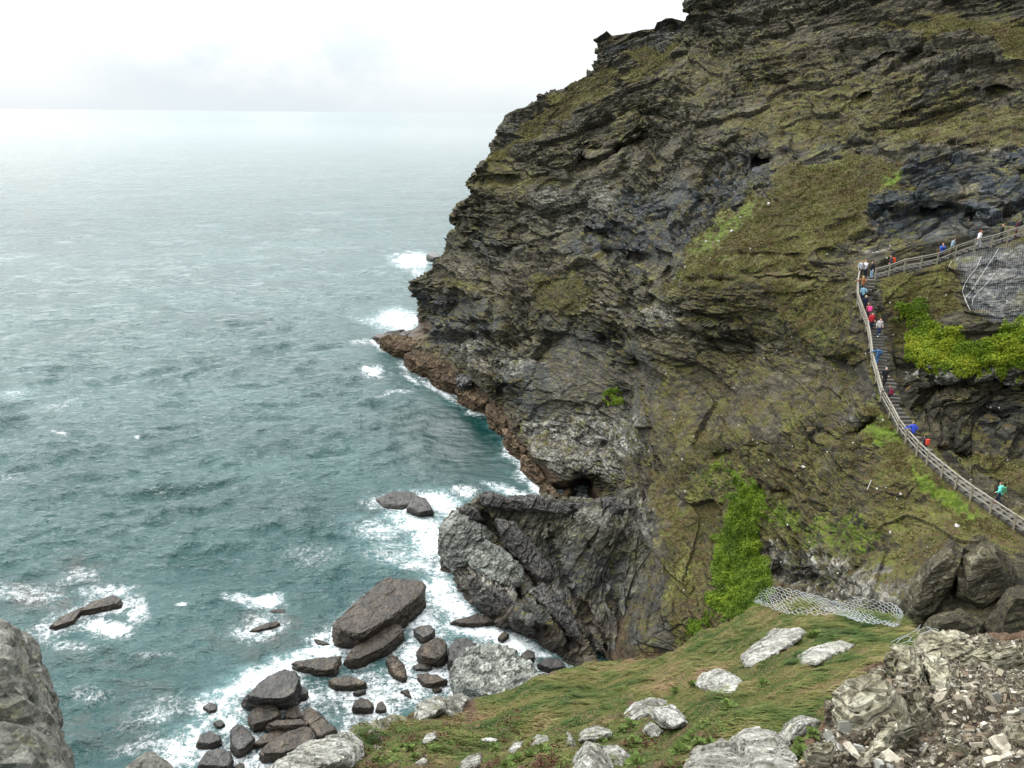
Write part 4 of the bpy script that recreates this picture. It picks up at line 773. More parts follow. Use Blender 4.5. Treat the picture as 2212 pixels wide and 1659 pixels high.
ff = t.mul(ff, t.mr(fo, .12, .4))
caps = t.mul(t.mr(t.noise(t.mapv(P, (1, 1.9, 1), (0, 0, -.35)), .11, 3, .6), .73, .78), t.mr(t.noise(P, .9, 4), .5, .62))
ff = t.math('MAXIMUM', ff, t.mul(caps, .7))
col = t.mix(ff, deep, (.80, .84, .85))
t.set(b, 'Base Color', col); t.set(b, 'Roughness', t.add(t.mr(ff, 0, 1, .07, .75), t.mul(t.attr('far'), .10))); b.inputs['IOR'].default_value = 1.333
bp = t.n('ShaderNodeBump'); bp.inputs['Strength'].default_value = 1; t.set(bp, 'Distance', t.mul(t.mr(t.math('POWER', t.attr('far'), .5), .1, 1.0, .9, .16, False), t.mr(t.attr('calm'), 0, 1, 1, .14)))
rw = t.noise(t.mapv(P, (1, 2.0, 1), (0, 0, -.35)), .42, 5, .62, .3); rw2 = t.noise(t.mapv(P, (1, 1.6, 1), (0, 0, -.35)), 1.9, 4, .65, .2); rw3 = t.noise(t.mapv(P, (1, 2.3, 1), (0, 0, -.35)), .06, 6, .62)
t.set(bp, 'Height', t.add(t.add(t.mul(rw, 1.0), t.mul(rw2, .28)), t.add(t.mul(t.mul(rw3, 4.5), t.mr(t.attr('far'), 0, .06)), t.mul(ff, .12))))
t.L.new(bp.outputs[0], b.inputs['Normal']); sea.data.materials.append(m)

# ============================================================ SKY, SUN, CAMERA
SUN_EL, SUN_AZ = math.radians(48), math.radians(-42)   # azimuth from +Y towards +X
W = bpy.data.worlds.new('World'); S.world = W; W.use_nodes = True; t = NT(W.node_tree); bg = W.node_tree.nodes['Background']
sky = t.n('ShaderNodeTexSky', sky_type='NISHITA'); sky.sun_disc = False; sky.sun_elevation = SUN_EL; sky.sun_rotation = SUN_AZ; sky.air_density = 1.2; sky.dust_density = 2.0
g = t.n('ShaderNodeTexCoord').outputs['Generated']
sx = t.n('ShaderNodeSeparateXYZ'); t.L.new(g, sx.inputs[0])
cl = t.noise(t.mapv(g, (1, 1, 2.6), loc=(.35, .1, .2)), 2.6, 5, .55, .3)
cl2 = t.noise(t.mapv(g, (1, 1, 5), loc=(4, 1, 2)), 3.0, 4, .5)
cc = t.ramp(t.add(t.mul(cl, .65), t.mul(cl2, .35)), [(.36, (9.1, 9.7, 10.1)), (.45, (10.2, 10.5, 10.7)), (.56, (11.2, 11.3, 11.4))])
# a thick white overcast over the pale sky; slightly cooler and dimmer along the horizon
hor = t.mr(sx.outputs[2], -.01, .07)
pd = t.n('ShaderNodeVectorMath', operation='DOT_PRODUCT'); t.L.new(g, pd.inputs[0]); _r = ray(560., 95.); _r = _r/np.linalg.norm(_r); pd.inputs[1].default_value = tuple(_r)
cc = t.mix(t.mul(t.mr(pd.outputs['Value'], .975, .999), t.mr(t.noise(t.mapv(g, (1, 1, 1.5)), 9., 5, .6), .36, .6, .15, 1.0)), cc, (8.3, 9.2, 9.9))
cc = t.mix(hor, t.mix(.7, cc, (8.3, 9.2, 9.8)), cc)
cc = t.mix(1.0, cc, t.mr(sx.outputs[2], .03, .42, 1.0, 1.7), 'MULTIPLY')
glow = t.n('ShaderNodeVectorMath', operation='DOT_PRODUCT'); t.L.new(g, glow.inputs[0]); glow.inputs[1].default_value = (math.sin(SUN_AZ)*math.cos(SUN_EL), math.cos(SUN_AZ)*math.cos(SUN_EL), math.sin(SUN_EL))
gl = t.add(1.0, t.mul(t.mr(glow.outputs['Value'], .40, .98, 0.0, 1.9), t.mr(sx.outputs[2], .015, .28)))
cc = t.mix(1.0, cc, gl, 'MULTIPLY')
fin = t.mix(.93, sky.outputs[0], cc)
t.L.new(fin, bg.inputs['Color']); bg.inputs['Strength'].default_value = .1
sd = bpy.data.lights.new('sun', 'SUN'); sd.energy = 1.5; sd.angle = math.radians(10); sd.color = (1, .96, .9)
so = bpy.data.objects.new('sun', sd); COL.objects.link(so)
so.rotation_euler = Vector((math.sin(SUN_AZ)*math.cos(SUN_EL), math.cos(SUN_AZ)*math.cos(SUN_EL), math.sin(SUN_EL))).to_track_quat('Z', 'Y').to_euler()
cd = bpy.data.cameras.new('camera'); co = bpy.data.objects.new('camera', cd); COL.objects.link(co); S.camera = co
Mx = Matrix.Identity(4)
for i in range(3): Mx[i][0] = RT[i]; Mx[i][1] = UP[i]; Mx[i][2] = -FW[i]; Mx[i][3] = CAM[i]
co.matrix_world = Mx; cd.sensor_width = 6.17; cd.lens = 6.17*FOC/2212; cd.clip_start = .05; cd.clip_end = 60000
cd.dof.use_dof = True; cd.dof.focus_distance = 45; cd.dof.aperture_fstop = 3.3
S.view_settings.view_transform = 'Standard'; S.view_settings.look = 'None'; S.view_settings.exposure = 0.0; S.view_settings.gamma = 1
S.cycles.use_denoising = True; S.cycles.max_bounces = 5; S.cycles.diffuse_bounces = 3; S.cycles.glossy_bounces = 3; S.cycles.caustics_reflective = False; S.cycles.caustics_refractive = False
# ============================================================ FENCES, STEPS
def wood(name, a, b_):
    m, t, b = new_mat(name); tc = t.n('ShaderNodeTexCoord').outputs['Object']
    n = t.noise(t.mapv(tc, (14, 14, 1.2)), 2.5, 5, .7); t.set(b, 'Base Color', t.mix(t.mr(n, .3, .7), a, b_)); b.inputs['Roughness'].default_value = .85; return m
M_WOOD = wood('weathered_timber', (.13, .11, .08), (.30, .27, .20)); M_RAIL = wood('weathered_rail', (.15, .135, .10), (.36, .335, .27))
def box_between(name, a, b, w, h, mat, parent, over=.05):
    a = np.array(a, float); b = np.array(b, float); t = b-a; L = np.linalg.norm(t); t /= L; a = a-t*over; b = b+t*over
    s = np.cross(t, [0, 0, 1]); s /= np.linalg.norm(s)+1e-9; n = np.cross(s, t); V = []
    o = (a+b)/2
    for p in (a, b):
        for i, j in ((-1, -1), (1, -1), (1, 1), (-1, 1)): V.append(p-o+s*i*w/2+n*j*h/2)
    ob = mesh_np(name, V, [[0, 1, 2, 3], [7, 6, 5, 4], [0, 4, 5, 1], [1, 5, 6, 2], [2, 6, 7, 3], [3, 7, 4, 0]], mat, parent=parent)
    ob.location = o-(np.array(parent.location) if parent else 0); return ob
def post_mesh():
    w = .065; H = 1.12; V = [(x*w, y*w, z) for z in (-.5, H-.03) for x, y in ((-1, -1), (1, -1), (1, 1), (-1, 1))]+[(x*w*.75, y*w*.75, H) for x, y in ((-1, -1), (1, -1), (1, 1), (-1, 1))]
    F = [[3, 2, 1, 0], [8, 9, 10, 11]]+[[i, (i+1) % 4, 4+(i+1) % 4, 4+i] for i in range(4)]+[[4+i, 4+(i+1) % 4, 8+(i+1) % 4, 8+i] for i in range(4)]
    me = bpy.data.meshes.new('post'); me.from_pydata([tuple(v) for v in V], [], F); me.materials.append(M_WOOD); return me
PM = post_mesh()
def fence(name, pts, heights, label):
    r = empty(name, pts[0]); tag(r, label, 'fence')
    for i, p in enumerate(pts):
        o = bpy.data.objects.new('post', PM); COL.objects.link(o); o.parent = r; o.location = p-pts[0]
        if i+1 < len(pts): q = pts[i+1]; o.rotation_euler = (random.uniform(-.02, .02), random.uniform(-.02, .02), math.atan2(q[1]-p[1], q[0]-p[0]))
    for a, b in zip(pts[:-1], pts[1:]):
        for h, w, t in heights: box_between('rail', a+[0, 0, h], b+[0, 0, h], w, t, M_RAIL, r)
    return r
fence('stair_railing', LP3, [(1.04, .12, .055), (.74, .05, .08), (.40, .05, .10)], 'long wooden railing running down the cliff steps on their seaward side')
fence('path_fence', UP3, [(1.04, .10, .07), (.86, .04, .05), (.45, .05, .09), ], 'wooden post and rail fence along the upper path, rising to the right edge')

def step_mat():
    m, t, b = new_mat('slate_step'); P = t.pos(); n = t.noise(P, 5, 5, .7); col = t.ramp(n, [(.3, (.014, .013, .011)), (.55, (.035, .032, .026)), (.75, (.085, .08, .065))])
    t.set(b, 'Base Color', t.mix(t.attr('nose'), col, (.33, .31, .26))); b.inputs['Roughness'].default_value = .8; return m
M_STEP = step_mat()
V = []; F = []; NO = []; TREAD = []
def add_slab(a, b, n, l0, l1, zt, th):
    """a, b: front and back of the tread along the path"""
    k = len(V); j = lambda: random.uniform(-.03, .03)
    for z in (zt-th, zt):
        for p, l in ((a, l0), (a, l1), (b, l1), (b, l0)): V.append((p[0]+n[0]*l+j(), p[1]+n[1]*l+j(), z+j()*.3)); NO.append(.22 if (z == zt and p is a) else .0)
    F.extend([[k, k+3, k+2, k+1], [k+4, k+5, k+6, k+7], [k, k+1, k+5, k+4], [k+1, k+2, k+6, k+5], [k+2, k+3, k+7, k+6], [k+3, k, k+4, k+7]])
for a, b in zip(LP3[:-1], LP3[1:]):
    n = perp(a, b, SIDE_L); drop = abs(a[2]-b[2]); k = max(2, int(round(drop/.2)))
    for i in range(k):
        t0 = i/k; t1 = (i+1)/k; p0 = a+(b-a)*t0; p1 = a+(b-a)*t1; zt = max(p0[2], p1[2])-.0
        add_slab(p1, p0, n, .05, 1.40+random.uniform(-.2, .3), zt, .32); TREAD.append((p0, p1, n, zt))
steps = mesh_np('steps', V, F, M_STEP, dict(nose=NO)); tag(steps, kind='structure')
V = []; F = []; NO = []; UPAD = []
for a, b in zip(UP3[:-1], UP3[1:]):
    n = perp(a, b, SIDE_U)
    for i in range(3):
        p0 = a+(b-a)*i/3; p1 = a+(b-a)*(i+1)/3; z0 = max(p0[2], p1[2]); add_slab(p0, p1, n, .02, 1.7+random.uniform(-.2, .2), z0, .35); NO[-8:] = [0]*8; UPAD.append((p0, p1, n, z0))
# landing joining the two flights
a = LP3[0]; b = UP3[0]; add_slab(a+np.array([0, -.3, 0]), a+np.array([0, 2.2, 0]), np.array([1., 0]), 0, (b-a)[0]+.4, max(a[2], b[2])-.02, .4); UPAD.append((a, a+np.array([0, 1.8, 0]), np.array([1., 0]), max(a[2], b[2])-.02))
pth = mesh_np('path', V, F, M_STEP, dict(nose=NO)); tag(pth, kind='structure')

# ============================================================ PEOPLE
def cap(bm, a, b, ra, rb, seg=12):
    a = Vector(a); b = Vector(b); d = b-a; L = d.length
    q = d.to_track_quat('Z', 'Y').to_matrix().to_4x4() if L > 1e-6 else Matrix.Identity(4)
    if L > 1e-6: bmesh.ops.create_cone(bm, cap_ends=True, segments=seg, radius1=ra, radius2=rb, depth=L, matrix=Matrix.Translation((a+b)/2) @ q)
    for p, r in ((a, ra), (b, rb)): bmesh.ops.create_uvsphere(bm, u_segments=seg, v_segments=8, radius=r, matrix=Matrix.Translation(p))
def ell(bm, c, r, rot=None):
    Mx = Matrix.Translation(c) @ (rot or Matrix.Identity(4)) @ Matrix.Diagonal((*r, 1)); bmesh.ops.create_uvsphere(bm, u_segments=16, v_segments=10, radius=1, matrix=Mx)
def fuse(bm, name, voxel, mat):
    me = bpy.data.meshes.new('t'); bm.to_mesh(me); bm.free(); o = bpy.data.objects.new('t', me); COL.objects.link(o)
    md = o.modifiers.new('r', 'REMESH'); md.mode = 'VOXEL'; md.voxel_size = voxel; md.use_smooth_shade = True
    sm = o.modifiers.new('s', 'SMOOTH'); sm.factor = .5; sm.iterations = 2
    m2 = bpy.data.meshes.new_from_object(o.evaluated_get(bpy.context.evaluated_depsgraph_get())); bpy.data.objects.remove(o); bpy.data.meshes.remove(me)
    m2.name = name; m2.materials.clear(); m2.materials.append(mat); return m2
def lerp(a, b, t): return tuple(x+(y-x)*t for x, y in zip(a, b))
M_SKIN = simple_mat('skin', (.52, .31, .23), .6, .06)
# joints, metres, figure faces +Y, right hand at +X
def pose(kind):
    J = dict(pel=(0, 0, .95), chest=(0, .03, 1.30), neck=(0, .04, 1.46), head=(0, .07, 1.60))
    for s, n in ((1, 'R'), (-1, 'L')):
        J['sh'+n] = (s*.18, .02, 1.40); J['el'+n] = (s*.25, -.03, 1.14); J['wr'+n] = (s*.25, .08, .91)
        J['hp'+n] = (s*.09, 0, .92); J['kn'+n] = (s*.10, .02, .50); J['an'+n] = (s*.10, -.02, .09)
    if kind in ('climb', 'climb_rail'):
        J['knR'] = (.10, .27, .64); J['anR'] = (.10, .20, .26); J['knL'] = (-.10, .02, .49); J['anL'] = (-.10, -.16, .10); J['elR'] = (.27, -.12, 1.17); J['wrR'] = (.28, .08, 1.03); J['chest'] = (0, .09, 1.29); J['neck'] = (0, .12, 1.44); J['head'] = (0, .17, 1.57)
        J['shR'] = (.18, .09, 1.38); J['shL'] = (-.18, .09, 1.38)
    if kind == 'climb_rail': J['elL'] = (-.42, .16, 1.22); J['wrL'] = (-.60, .30, 1.14)
    if kind in ('down', 'down_rail'):
        J['knR'] = (.10, .14, .50); J['anR'] = (.10, .20, .09); J['knL'] = (-.10, .12, .55); J['anL'] = (-.10, -.12, .22); J['elL'] = (-.26, -.08, 1.15); J['wrL'] = (-.24, .14, 1.0); J['head'] = (0, .10, 1.59)
    if kind == 'down_rail': J['elR'] = (.42, .10, 1.20); J['wrR'] = (.62, .26, 1.12)
    if kind == 'lean': J['elR'] = (.20, .22, 1.20); J['wrR'] = (.06, .34, 1.38); J['elL'] = (-.20, .22, 1.20); J['wrL'] = (-.06, .34, 1.38)
    if kind == 'stroll': J['knR'] = (.10, .18, .51); J['anR'] = (.10, .20, .09); J['knL'] = (-.10, 0, .50); J['anL'] = (-.10, -.26, .13); J['wrR'] = (.24, -.10, .93); J['wrL'] = (-.24, .20, .97)
    return J
def build_pose(kind, skirt=False):
    J = pose(kind); bm = bmesh.new()
    cap(bm, J['pel'], J['chest'], .125, .15); cap(bm, J['chest'], J['neck'], .12, .055); cap(bm, J['neck'], lerp(J['neck'], J['head'], .6), .055, .055)
    h = Vector(J['head']); ell(bm, h, (.076, .095, .118)); ell(bm, h+Vector((0, .035, -.06)), (.052, .06, .055)); cap(bm, h+Vector((0, .09, .01)), h+Vector((0, .108, -.022)), .010, .016, 8)   # jaw, nose
    for s in (-1, 1): ell(bm, h+Vector((s*.077, -.005, -.01)), (.012, .022, .034)); ell(bm, h+Vector((s*.03, .085, .018)), (.015, .012, .010))
    ell(bm, h+Vector((0, .092, -.055)), (.026, .012, .008))
    for n, s in (('R', 1), ('L', -1)):
        cap(bm, J['sh'+n], J['el'+n], .052, .040); cap(bm, J['el'+n], J['wr'+n], .040, .027); cap(bm, J['hp'+n], J['kn'+n], .088, .058); cap(bm, J['kn'+n], J['an'+n], .058, .038)
        an = Vector(J['an'+n]); cap(bm, an+Vector((0, -.03, -.05)), an+Vector((0, .14, -.06)), .038, .030)
        w = Vector(J['wr'+n]); d = (w-Vector(J['el'+n])).normalized(); side = Vector((0, 1, 0)) if abs(d.z) > .7 else Vector((0, 0, 1)).cross(d).normalized(); nn = d.cross(side).normalized()
        cap(bm, w, w+d*.085, .028, .034)
        for k, (off, L) in enumerate(((-.033, .068), (-.011, .08), (.011, .075), (.033, .058))):
            p = w+d*.09+side*off; q = p+d*L*.55+nn*.006*s; cap(bm, p, q, .0115, .0105, 8); cap(bm, q, q+d*L*.4+nn*.022*s, .0105, .009, 8)
        cap(bm, w+d*.03+side*.028, w+d*.075+side*.062, .014, .011, 8)
    out = {'body': fuse(bm, 'body', .011, M_SKIN)}
    bm = bmesh.new(); cap(bm, Vector(J['pel'])+Vector((0, 0, -.04)), J['chest'], .165, .178); ell(bm, lerp(J['chest'], J['neck'], .35), (.20, .13, .14)); cap(bm, lerp(J['chest'], J['neck'], .5), J['neck'], .09, .07)
    for n in 'RL': cap(bm, J['sh'+n], J['el'+n], .075, .060); cap(bm, J['el'+n], lerp(J['el'+n], J['wr'+n], .92), .060, .044)
    out['jacket'] = fuse(bm, 'jacket', .02, M_SKIN)
    bm = bmesh.new(); cap(bm, (J['pel'][0], J['pel'][1], .99), (J['pel'][0], J['pel'][1], .90), .145, .155)
    for n in 'RL': cap(bm, J['hp'+n], J['kn'+n], .105, .074); cap(bm, J['kn'+n], lerp(J['kn'+n], J['an'+n], .93), .074, .060)
    out['trousers'] = fuse(bm, 'trousers', .02, M_SKIN)
    for n in 'RL': bm = bmesh.new(); an = Vector(J['an'+n]); cap(bm, an+Vector((0, -.035, -.045)), an+Vector((0, .15, -.055)), .050, .040); cap(bm, an, an+Vector((0, -.01, -.03)), .05, .05); out['shoe'+n] = fuse(bm, 'shoe', .018, M_SKIN)
    for nm, ext in (('hair', 0), ('long_hair', 1)):
        bm = bmesh.new(); ell(bm, h+Vector((0, -.022, .03)), (.087, .098, .108))
        if ext: cap(bm, h+Vector((0, -.06, 0)), h+Vector((0, -.085, -.20)), .085, .065)
        me = fuse(bm, 'hair', .014, M_SKIN); out[nm] = me
    c = Vector(lerp(J['chest'], J['pel'], .25)); bm = bmesh.new()
    bmesh.ops.create_cube(bm, size=1, matrix=Matrix.Translation(c+Vector((0, -.24, .02))) @ Matrix.Diagonal((.30, .17, .44, 1))); bmesh.ops.create_cube(bm, size=1, matrix=Matrix.Translation(c+Vector((0, -.34, -.06))) @ Matrix.Diagonal((.22, .07, .22, 1)))
    for s in (-1, 1): cap(bm, c+Vector((s*.10, -.16, .18)), c+Vector((s*.11, .05, .20)), .025, .025, 8); cap(bm, c+Vector((s*.11, .05, .20)), c+Vector((s*.12, .13, .02)), .025, .02, 8); cap(bm, c+Vector((s*.12, .13, .02)), c+Vector((s*.13, -.14, -.14)), .02, .02, 8)
    out['backpack'] = fuse(bm, 'backpack', .02, M_SKIN)
    return out
POSES = {k: build_pose(k) for k in ('stand', 'climb', 'climb_rail', 'down', 'down_rail', 'lean', 'stroll')}
_cm = {}
def cloth(c):
    if c not in _cm: _cm[c] = simple_mat('cloth_%d' % len(_cm), c, .85, .12, 5)
    return _cm[c]
def person(loc, face, kind, jac, tro, hair, label, long=False, pack=None, shoe=(.05, .05, .05), sc=1.0):
    r = empty('person', loc); r.rotation_euler = (0, 0, math.atan2(face[1], face[0])-PI/2); r.scale = (sc,)*3; tag(r, label, 'person', 'visitors on the cliff path')
    ms = POSES[kind]; parts = [('body', 'body', None), ('jacket', 'jacket', jac), ('trousers', 'trousers', tro), ('shoeR', 'shoe', shoe), ('shoeL', 'shoe', shoe), ('long_hair' if long else 'hair', 'hair', hair)]
    if pack: parts.append(('backpack', 'backpack', pack))
    for key, nm, c in parts:
        o = bpy.data.objects.new(nm, ms[key]); COL.objects.link(o); o.parent = r
        if c: o.material_slots[0].link = 'OBJECT'; o.material_slots[0].material = cloth(c)
NAVY = (.012, .016, .035); BLACK = (.012, .012, .014); JEAN = (.04, .08, .16); WHITE = (.62, .62, .62); GREYW = (.42, .43, .46); RED = (.45, .02, .03)
BLOND = (.42, .30, .13); BROWNH = (.07, .035, .018); GREYH = (.4, .4, .38); DKH = (.02, .015, .012); RUST = (.22, .05, .02)
# head pixel in the photograph, flight, direction (down/up/side), pose, colours
PPL = [
 ('L', 3366, 1018, 'up', 'stand', GREYW, BLACK, DKH, 'person in a pale grey jacket at the top of the steps, left of a pair', {}),
 ('L', 3386, 1016, 'side', 'lean', WHITE, NAVY, BROWNH, 'person in a white jacket with raised hands at the head of the steps', {}),
 ('L', 3426, 1021, 'side', 'stand', BLACK, (.28, .42, .52), BROWNH, 'person in an open black jacket and light blue jeans leaning by the corner post', {}),
 ('U', 3486, 996, 'side', 'stroll', (.05, .035, .045), NAVY, DKH, 'person in dark clothes carrying a bright orange red backpack on the upper path', dict(pack=(.72, .07, .01))),
 ('L', 3374, 1076, 'up', 'climb_rail', (.22, .09, .035), (.05, .12, .14), BLOND, 'blond person in a rust brown jacket holding the railing', dict(long=True)),
 ('L', 3377, 1115, 'up', 'climb', (.16, .28, .36), NAVY, DKH, 'person in a light blue patterned top below the brown jacket', {}),
 ('L', 3383, 1155, 'down', 'down', NAVY, BLACK, BLOND, 'fair haired person in a dark navy coat behind the pink backpack', {}),
 ('L', 3401, 1180, 'up', 'climb', (.25, .05, .06), NAVY, (.16, .06, .025), 'auburn haired person with a bright pink backpack climbing the steps', dict(long=True, pack=(.75, .07, .28))),
 ('L', 3384, 1226, 'down', 'down', RED, NAVY, BROWNH, 'person in a red top pressed close to the railing', {}),
 ('L', 3413, 1216, 'up', 'climb', (.02, .012, .012), (.03, .07, .10), DKH, 'person dressed in dark brown halfway up the steps beside a red top', {}),
 ('L', 3439, 1241, 'down', 'down', (.50, .46, .45), (.015, .03, .08), (.13, .05, .02), 'person in a cream white jacket and dark jeans walking down', dict(shoe=(.5, .6, .6), long=True)),
 ('L', 3435, 1352, 'up', 'climb_rail', (.04, .11, .24), (.06, .16, .34), DKH, 'person all in denim blue with one hand on the railing', dict(pack=(.03, .07, .15))),
 ('L', 3462, 1430, 'down', 'down', BLACK, BLACK, GREYH, 'grey haired person in a black coat coming down beside the pale ledge', {}),
 ('L', 3483, 1511, 'up', 'climb_rail', (.025, .028, .035), BLACK, (.25, .12, .08), 'person in black reaching for the railing under the rock overhang', dict(pack=(.16, .01, .03))),
 ('L', 3570, 1654, 'up', 'climb_rail', (.03, .06, .42), NAVY, (.22, .17, .10), 'broad person in a royal blue jumper holding the railing with one arm out', dict(sc=1.06)),
 ('L', 3622, 1713, 'up', 'climb', (.02, .02, .04), NAVY, DKH, 'person in navy with a small red backpack below the royal blue jumper', dict(pack=(.50, .05, .02))),
 ('L', 3919, 1890, 'side', 'stroll', (.14, .62, .50), (.012, .02, .04), (.14, .07, .04), 'person in a bright turquoise t-shirt with a green backpack near the right edge', dict(pack=(.05, .17, .08), shoe=(.25, .10, .05), sc=1.04)),
 ('U', 3685, 967, 'side', 'lean', (.02, .07, .34), NAVY, (.16, .08, .05), 'person in a bright blue jacket bending over the upper path fence', {}),
 ('U', 3727, 951, 'side', 'stand', (.22, .30, .34), BLACK, DKH, 'dark haired person in a pale blue grey top beside the bright blue jacket', {}),
 ('U', 3831, 908, 'side', 'stroll', (.70, .68, .68), GREYW, RUST, 'red haired person all in white on the upper path', dict(long=True)),
 ('U', 3924, 894, 'side', 'stroll', BLACK, BLACK, (.35, .2, .13), 'person in black mostly hidden behind the highest stretch of fence', {}),
 ('U', 3992, 866, 'side', 'stand', (.05, .012, .02), (.10, .02, .03), DKH, 'person in dark maroon at the right edge of the upper path', {}),
]
for (fl, hx, hy, way, kind, jac, tro, hair, lab, kw) in PPL:
    best = None
    for (p0, p1, n, zt) in (TREAD if fl == 'L' else UPAD)+([UPAD[-1]] if fl == 'L' else []):
        for tt in (.3, .6):
            for lat in np.arange(.35, 1.5, .1):
                q = p0+(p1-p0)*tt; q = np.array([q[0]+n[0]*lat, q[1]+n[1]*lat, zt]); top = q+np.array([0, 0, 1.70*kw.get('sc', 1)])
                u, v, d = proj(top); e = (u-hx*K4)**2+(v-hy*K4)**2
                if best is None or e < best[0]: best = (e, q, p1-p0)
    e, q, dr = best; f = np.array([dr[0], dr[1]]); f /= np.linalg.norm(f)+1e-9
    if fl == 'L' and way == 'up': f = -f
    if fl == 'L' and way == 'side': f = np.array([-.9, -.3]) if 'turquoise' not in lab else np.array([-.6, .8])
    if fl == 'U': f = -f if 'pack' in kw else f
    if 'bending' in lab: f = np.array([-.3, -1.])
    if kind == 'climb' and way == 'up': q = q+np.array([0, 0, -.02])
    person(tuple(q-np.array([0, 0, 0.0])), f, kind, jac, tro, hair, lab, **kw)
# ============================================================ scatter helpers
def face_data(V, F):
    a, b, c, d = (V[F[:, i]] for i in range(4)); n = np.cross(c-a, d-b); ar = np.linalg.norm(n, axis=1)*.5; n = n/(ar[:, None]*2+1e-12); return n, ar
def sample_faces(V, F, w, n, flip=False):
    nn, ar = face_data(V, F); p = ar*np.maximum(w, 0); p = p/p.sum(); idx = RNG.choice(len(F), n, p=p); s = RNG.random((n, 1)); t = RNG.random((n, 1)); q = F[idx]
    P = (V[q[:, 0]]*(1-s)+V[q[:, 1]]*s)*(1-t)+(V[q[:, 3]]*(1-s)+V[q[:, 2]]*s)*t
    N = nn[idx]; N = np.where((N@(FW))[:, None] > 0, -N, N); return P, N, idx
def leaves(name, P, N, size, mat, tone, spread=.9, up=.5, lift=.6, parent=None, aspect=.55):
    """many small leaf faces, each turned its own way"""
    n = len(P); D = N*up+RNG.normal(size=(n, 3))*spread*.6+np.array([0, 0, .25]); D /= np.linalg.norm(D, axis=1)[:, None]
    T = np.cross(D, RNG.normal(size=(n, 3))); T /= np.linalg.norm(T, axis=1)[:, None]+1e-9; B = np.cross(D, T)
    s = size*RNG.uniform(.6, 1.5, (n, 1)); C = P+N*RNG.random((n, 1))*lift*s
    Vv = np.stack([C-T*s, C-B*s*aspect+D*s*.15, C+T*s, C+B*s*aspect-D*s*.1], 1).reshape(-1, 3); Ff = np.arange(n*4).reshape(-1, 4)
    return mesh_np(name, Vv, Ff, mat, dict(tone=np.repeat(tone, 4)), parent=parent)
def leaf_mat(name, stops, rough=.7, trans=.25):
    m, t, b = new_mat(name); c = t.ramp(t.attr('tone'), stops); t.set(b, 'Base Color', c); b.inputs['Roughness'].default_value = rough; b.inputs['Specular IOR Level'].default_value = .2
    tr = t.n('ShaderNodeBsdfTranslucent'); t.L.new(c, tr.inputs[0]); mx = t.n('ShaderNodeMixShader'); mx.inputs[0].default_value = trans
    out = [x for x in t.N if x.type == 'OUTPUT_MATERIAL'][0]; t.L.new(b.outputs[0], mx.inputs[1]); t.L.new(tr.outputs[0], mx.inputs[2]); t.L.new(mx.outputs[0], out.inputs[0]); return m
M_SCRUB = leaf_mat('scrub_leaf', [(0, (.05, .04, .016)), (.25, (.105, .062, .030)), (.42, (.075, .07, .018)), (.6, (.095, .105, .02)), (.8, (.14, .115, .045)), (1, (.20, .18, .07))])
M_MAT = leaf_mat('mat_leaf', [(0, (.05, .09, .008)), (.5, (.12, .19, .012)), (.8, (.22, .27, .018)), (1, (.27, .29, .025))])
M_GRASS = leaf_mat('grass_blade', [(0, (.045, .09, .022)), (.28, (.10, .145, .035)), (.48, (.17, .175, .05)), (.66, (.25, .22, .09)), (.84, (.30, .215, .12)), (1, (.25, .15, .09))], trans=.35)
M_HERB = leaf_mat('herb_leaf', [(0, (.07, .028, .018)), (.22, (.11, .055, .03)), (.38, (.065, .07, .02)), (.65, (.09, .14, .03)), (1, (.17, .23, .06))])

# ---- plants on the headland
fv = lambda k: MA[k].ravel()[FA].mean(1)
nA_, arA = face_data(PA, FA); upA = np.abs(nA_[:, 2]); uA, vA, dA = proj(PA[FA].mean(1)); vis = (uA > 850) & (uA < 2330) & (vA > -60) & (vA < 1600) & (PA[FA].mean(1)[:, 2] > 4)
patch = fbm(PA[FA].mean(1)/2.2, 4, 401); wv_ = np.clip(fv('veg')+patch*1.1-.42, 0, 1)*(upA > .25)*vis*(fv('path') < .5)*(fv('moss') < .4)
P, N, idx = sample_faces(PA, FA, wv_, 150000); tone = np.clip(.5+fbm(P/6, 4, 402)*.75+RNG.normal(size=len(P))*.15, 0, 1)
o = leaves('ground_cover', P, N, .085, M_SCRUB, tone); tag(o, 'low olive and rusty scrub covering the cliff slopes', kind='stuff')
mo = np.clip(fv('moss')*1.2+fbm(PA[FA].mean(1)/1.0, 3, 403)*.7-.55, 0, 1)*vis
for nm, box, n, lab, br in [('creeping_plant', (1510, 1000, 1700, 1360), 26000, 'long bright green mat of plants hanging down the slope above the wire netting', -.1),
                     ('succulent_mat', (1930, 670, 2330, 830), 36000, 'yellow green spreading plants draped over the pale rock ledge', .20),
                     ('creeping_plant', (1280, 820, 1350, 880), 1500, 'small green tuft alone on the bare grey cliff face', -.05),
                     ('creeping_plant', (1920, 640, 2030, 712), 4000, 'dark green patch of plants between the steps and the netted rock', -.2),
                     ('creeping_plant', (1470, 1300, 1540, 1400), 1800, 'small green patch at the foot of the long bright mat', -.1)]:
    w = mo*((uA > box[0]) & (uA < box[2]) & (vA > box[1]) & (vA < box[3]))
    if w.sum() <= 0: continue
    P, N, idx = sample_faces(PA, FA, w, n); tone = np.clip(.42+br+fbm(P/2.2, 3, 404)*.8+RNG.normal(size=n)*.06, 0, 1)
    o = leaves(nm, P, N, .085, M_MAT, tone, lift=1.6, up=.4); tag(o, lab, 'plant')

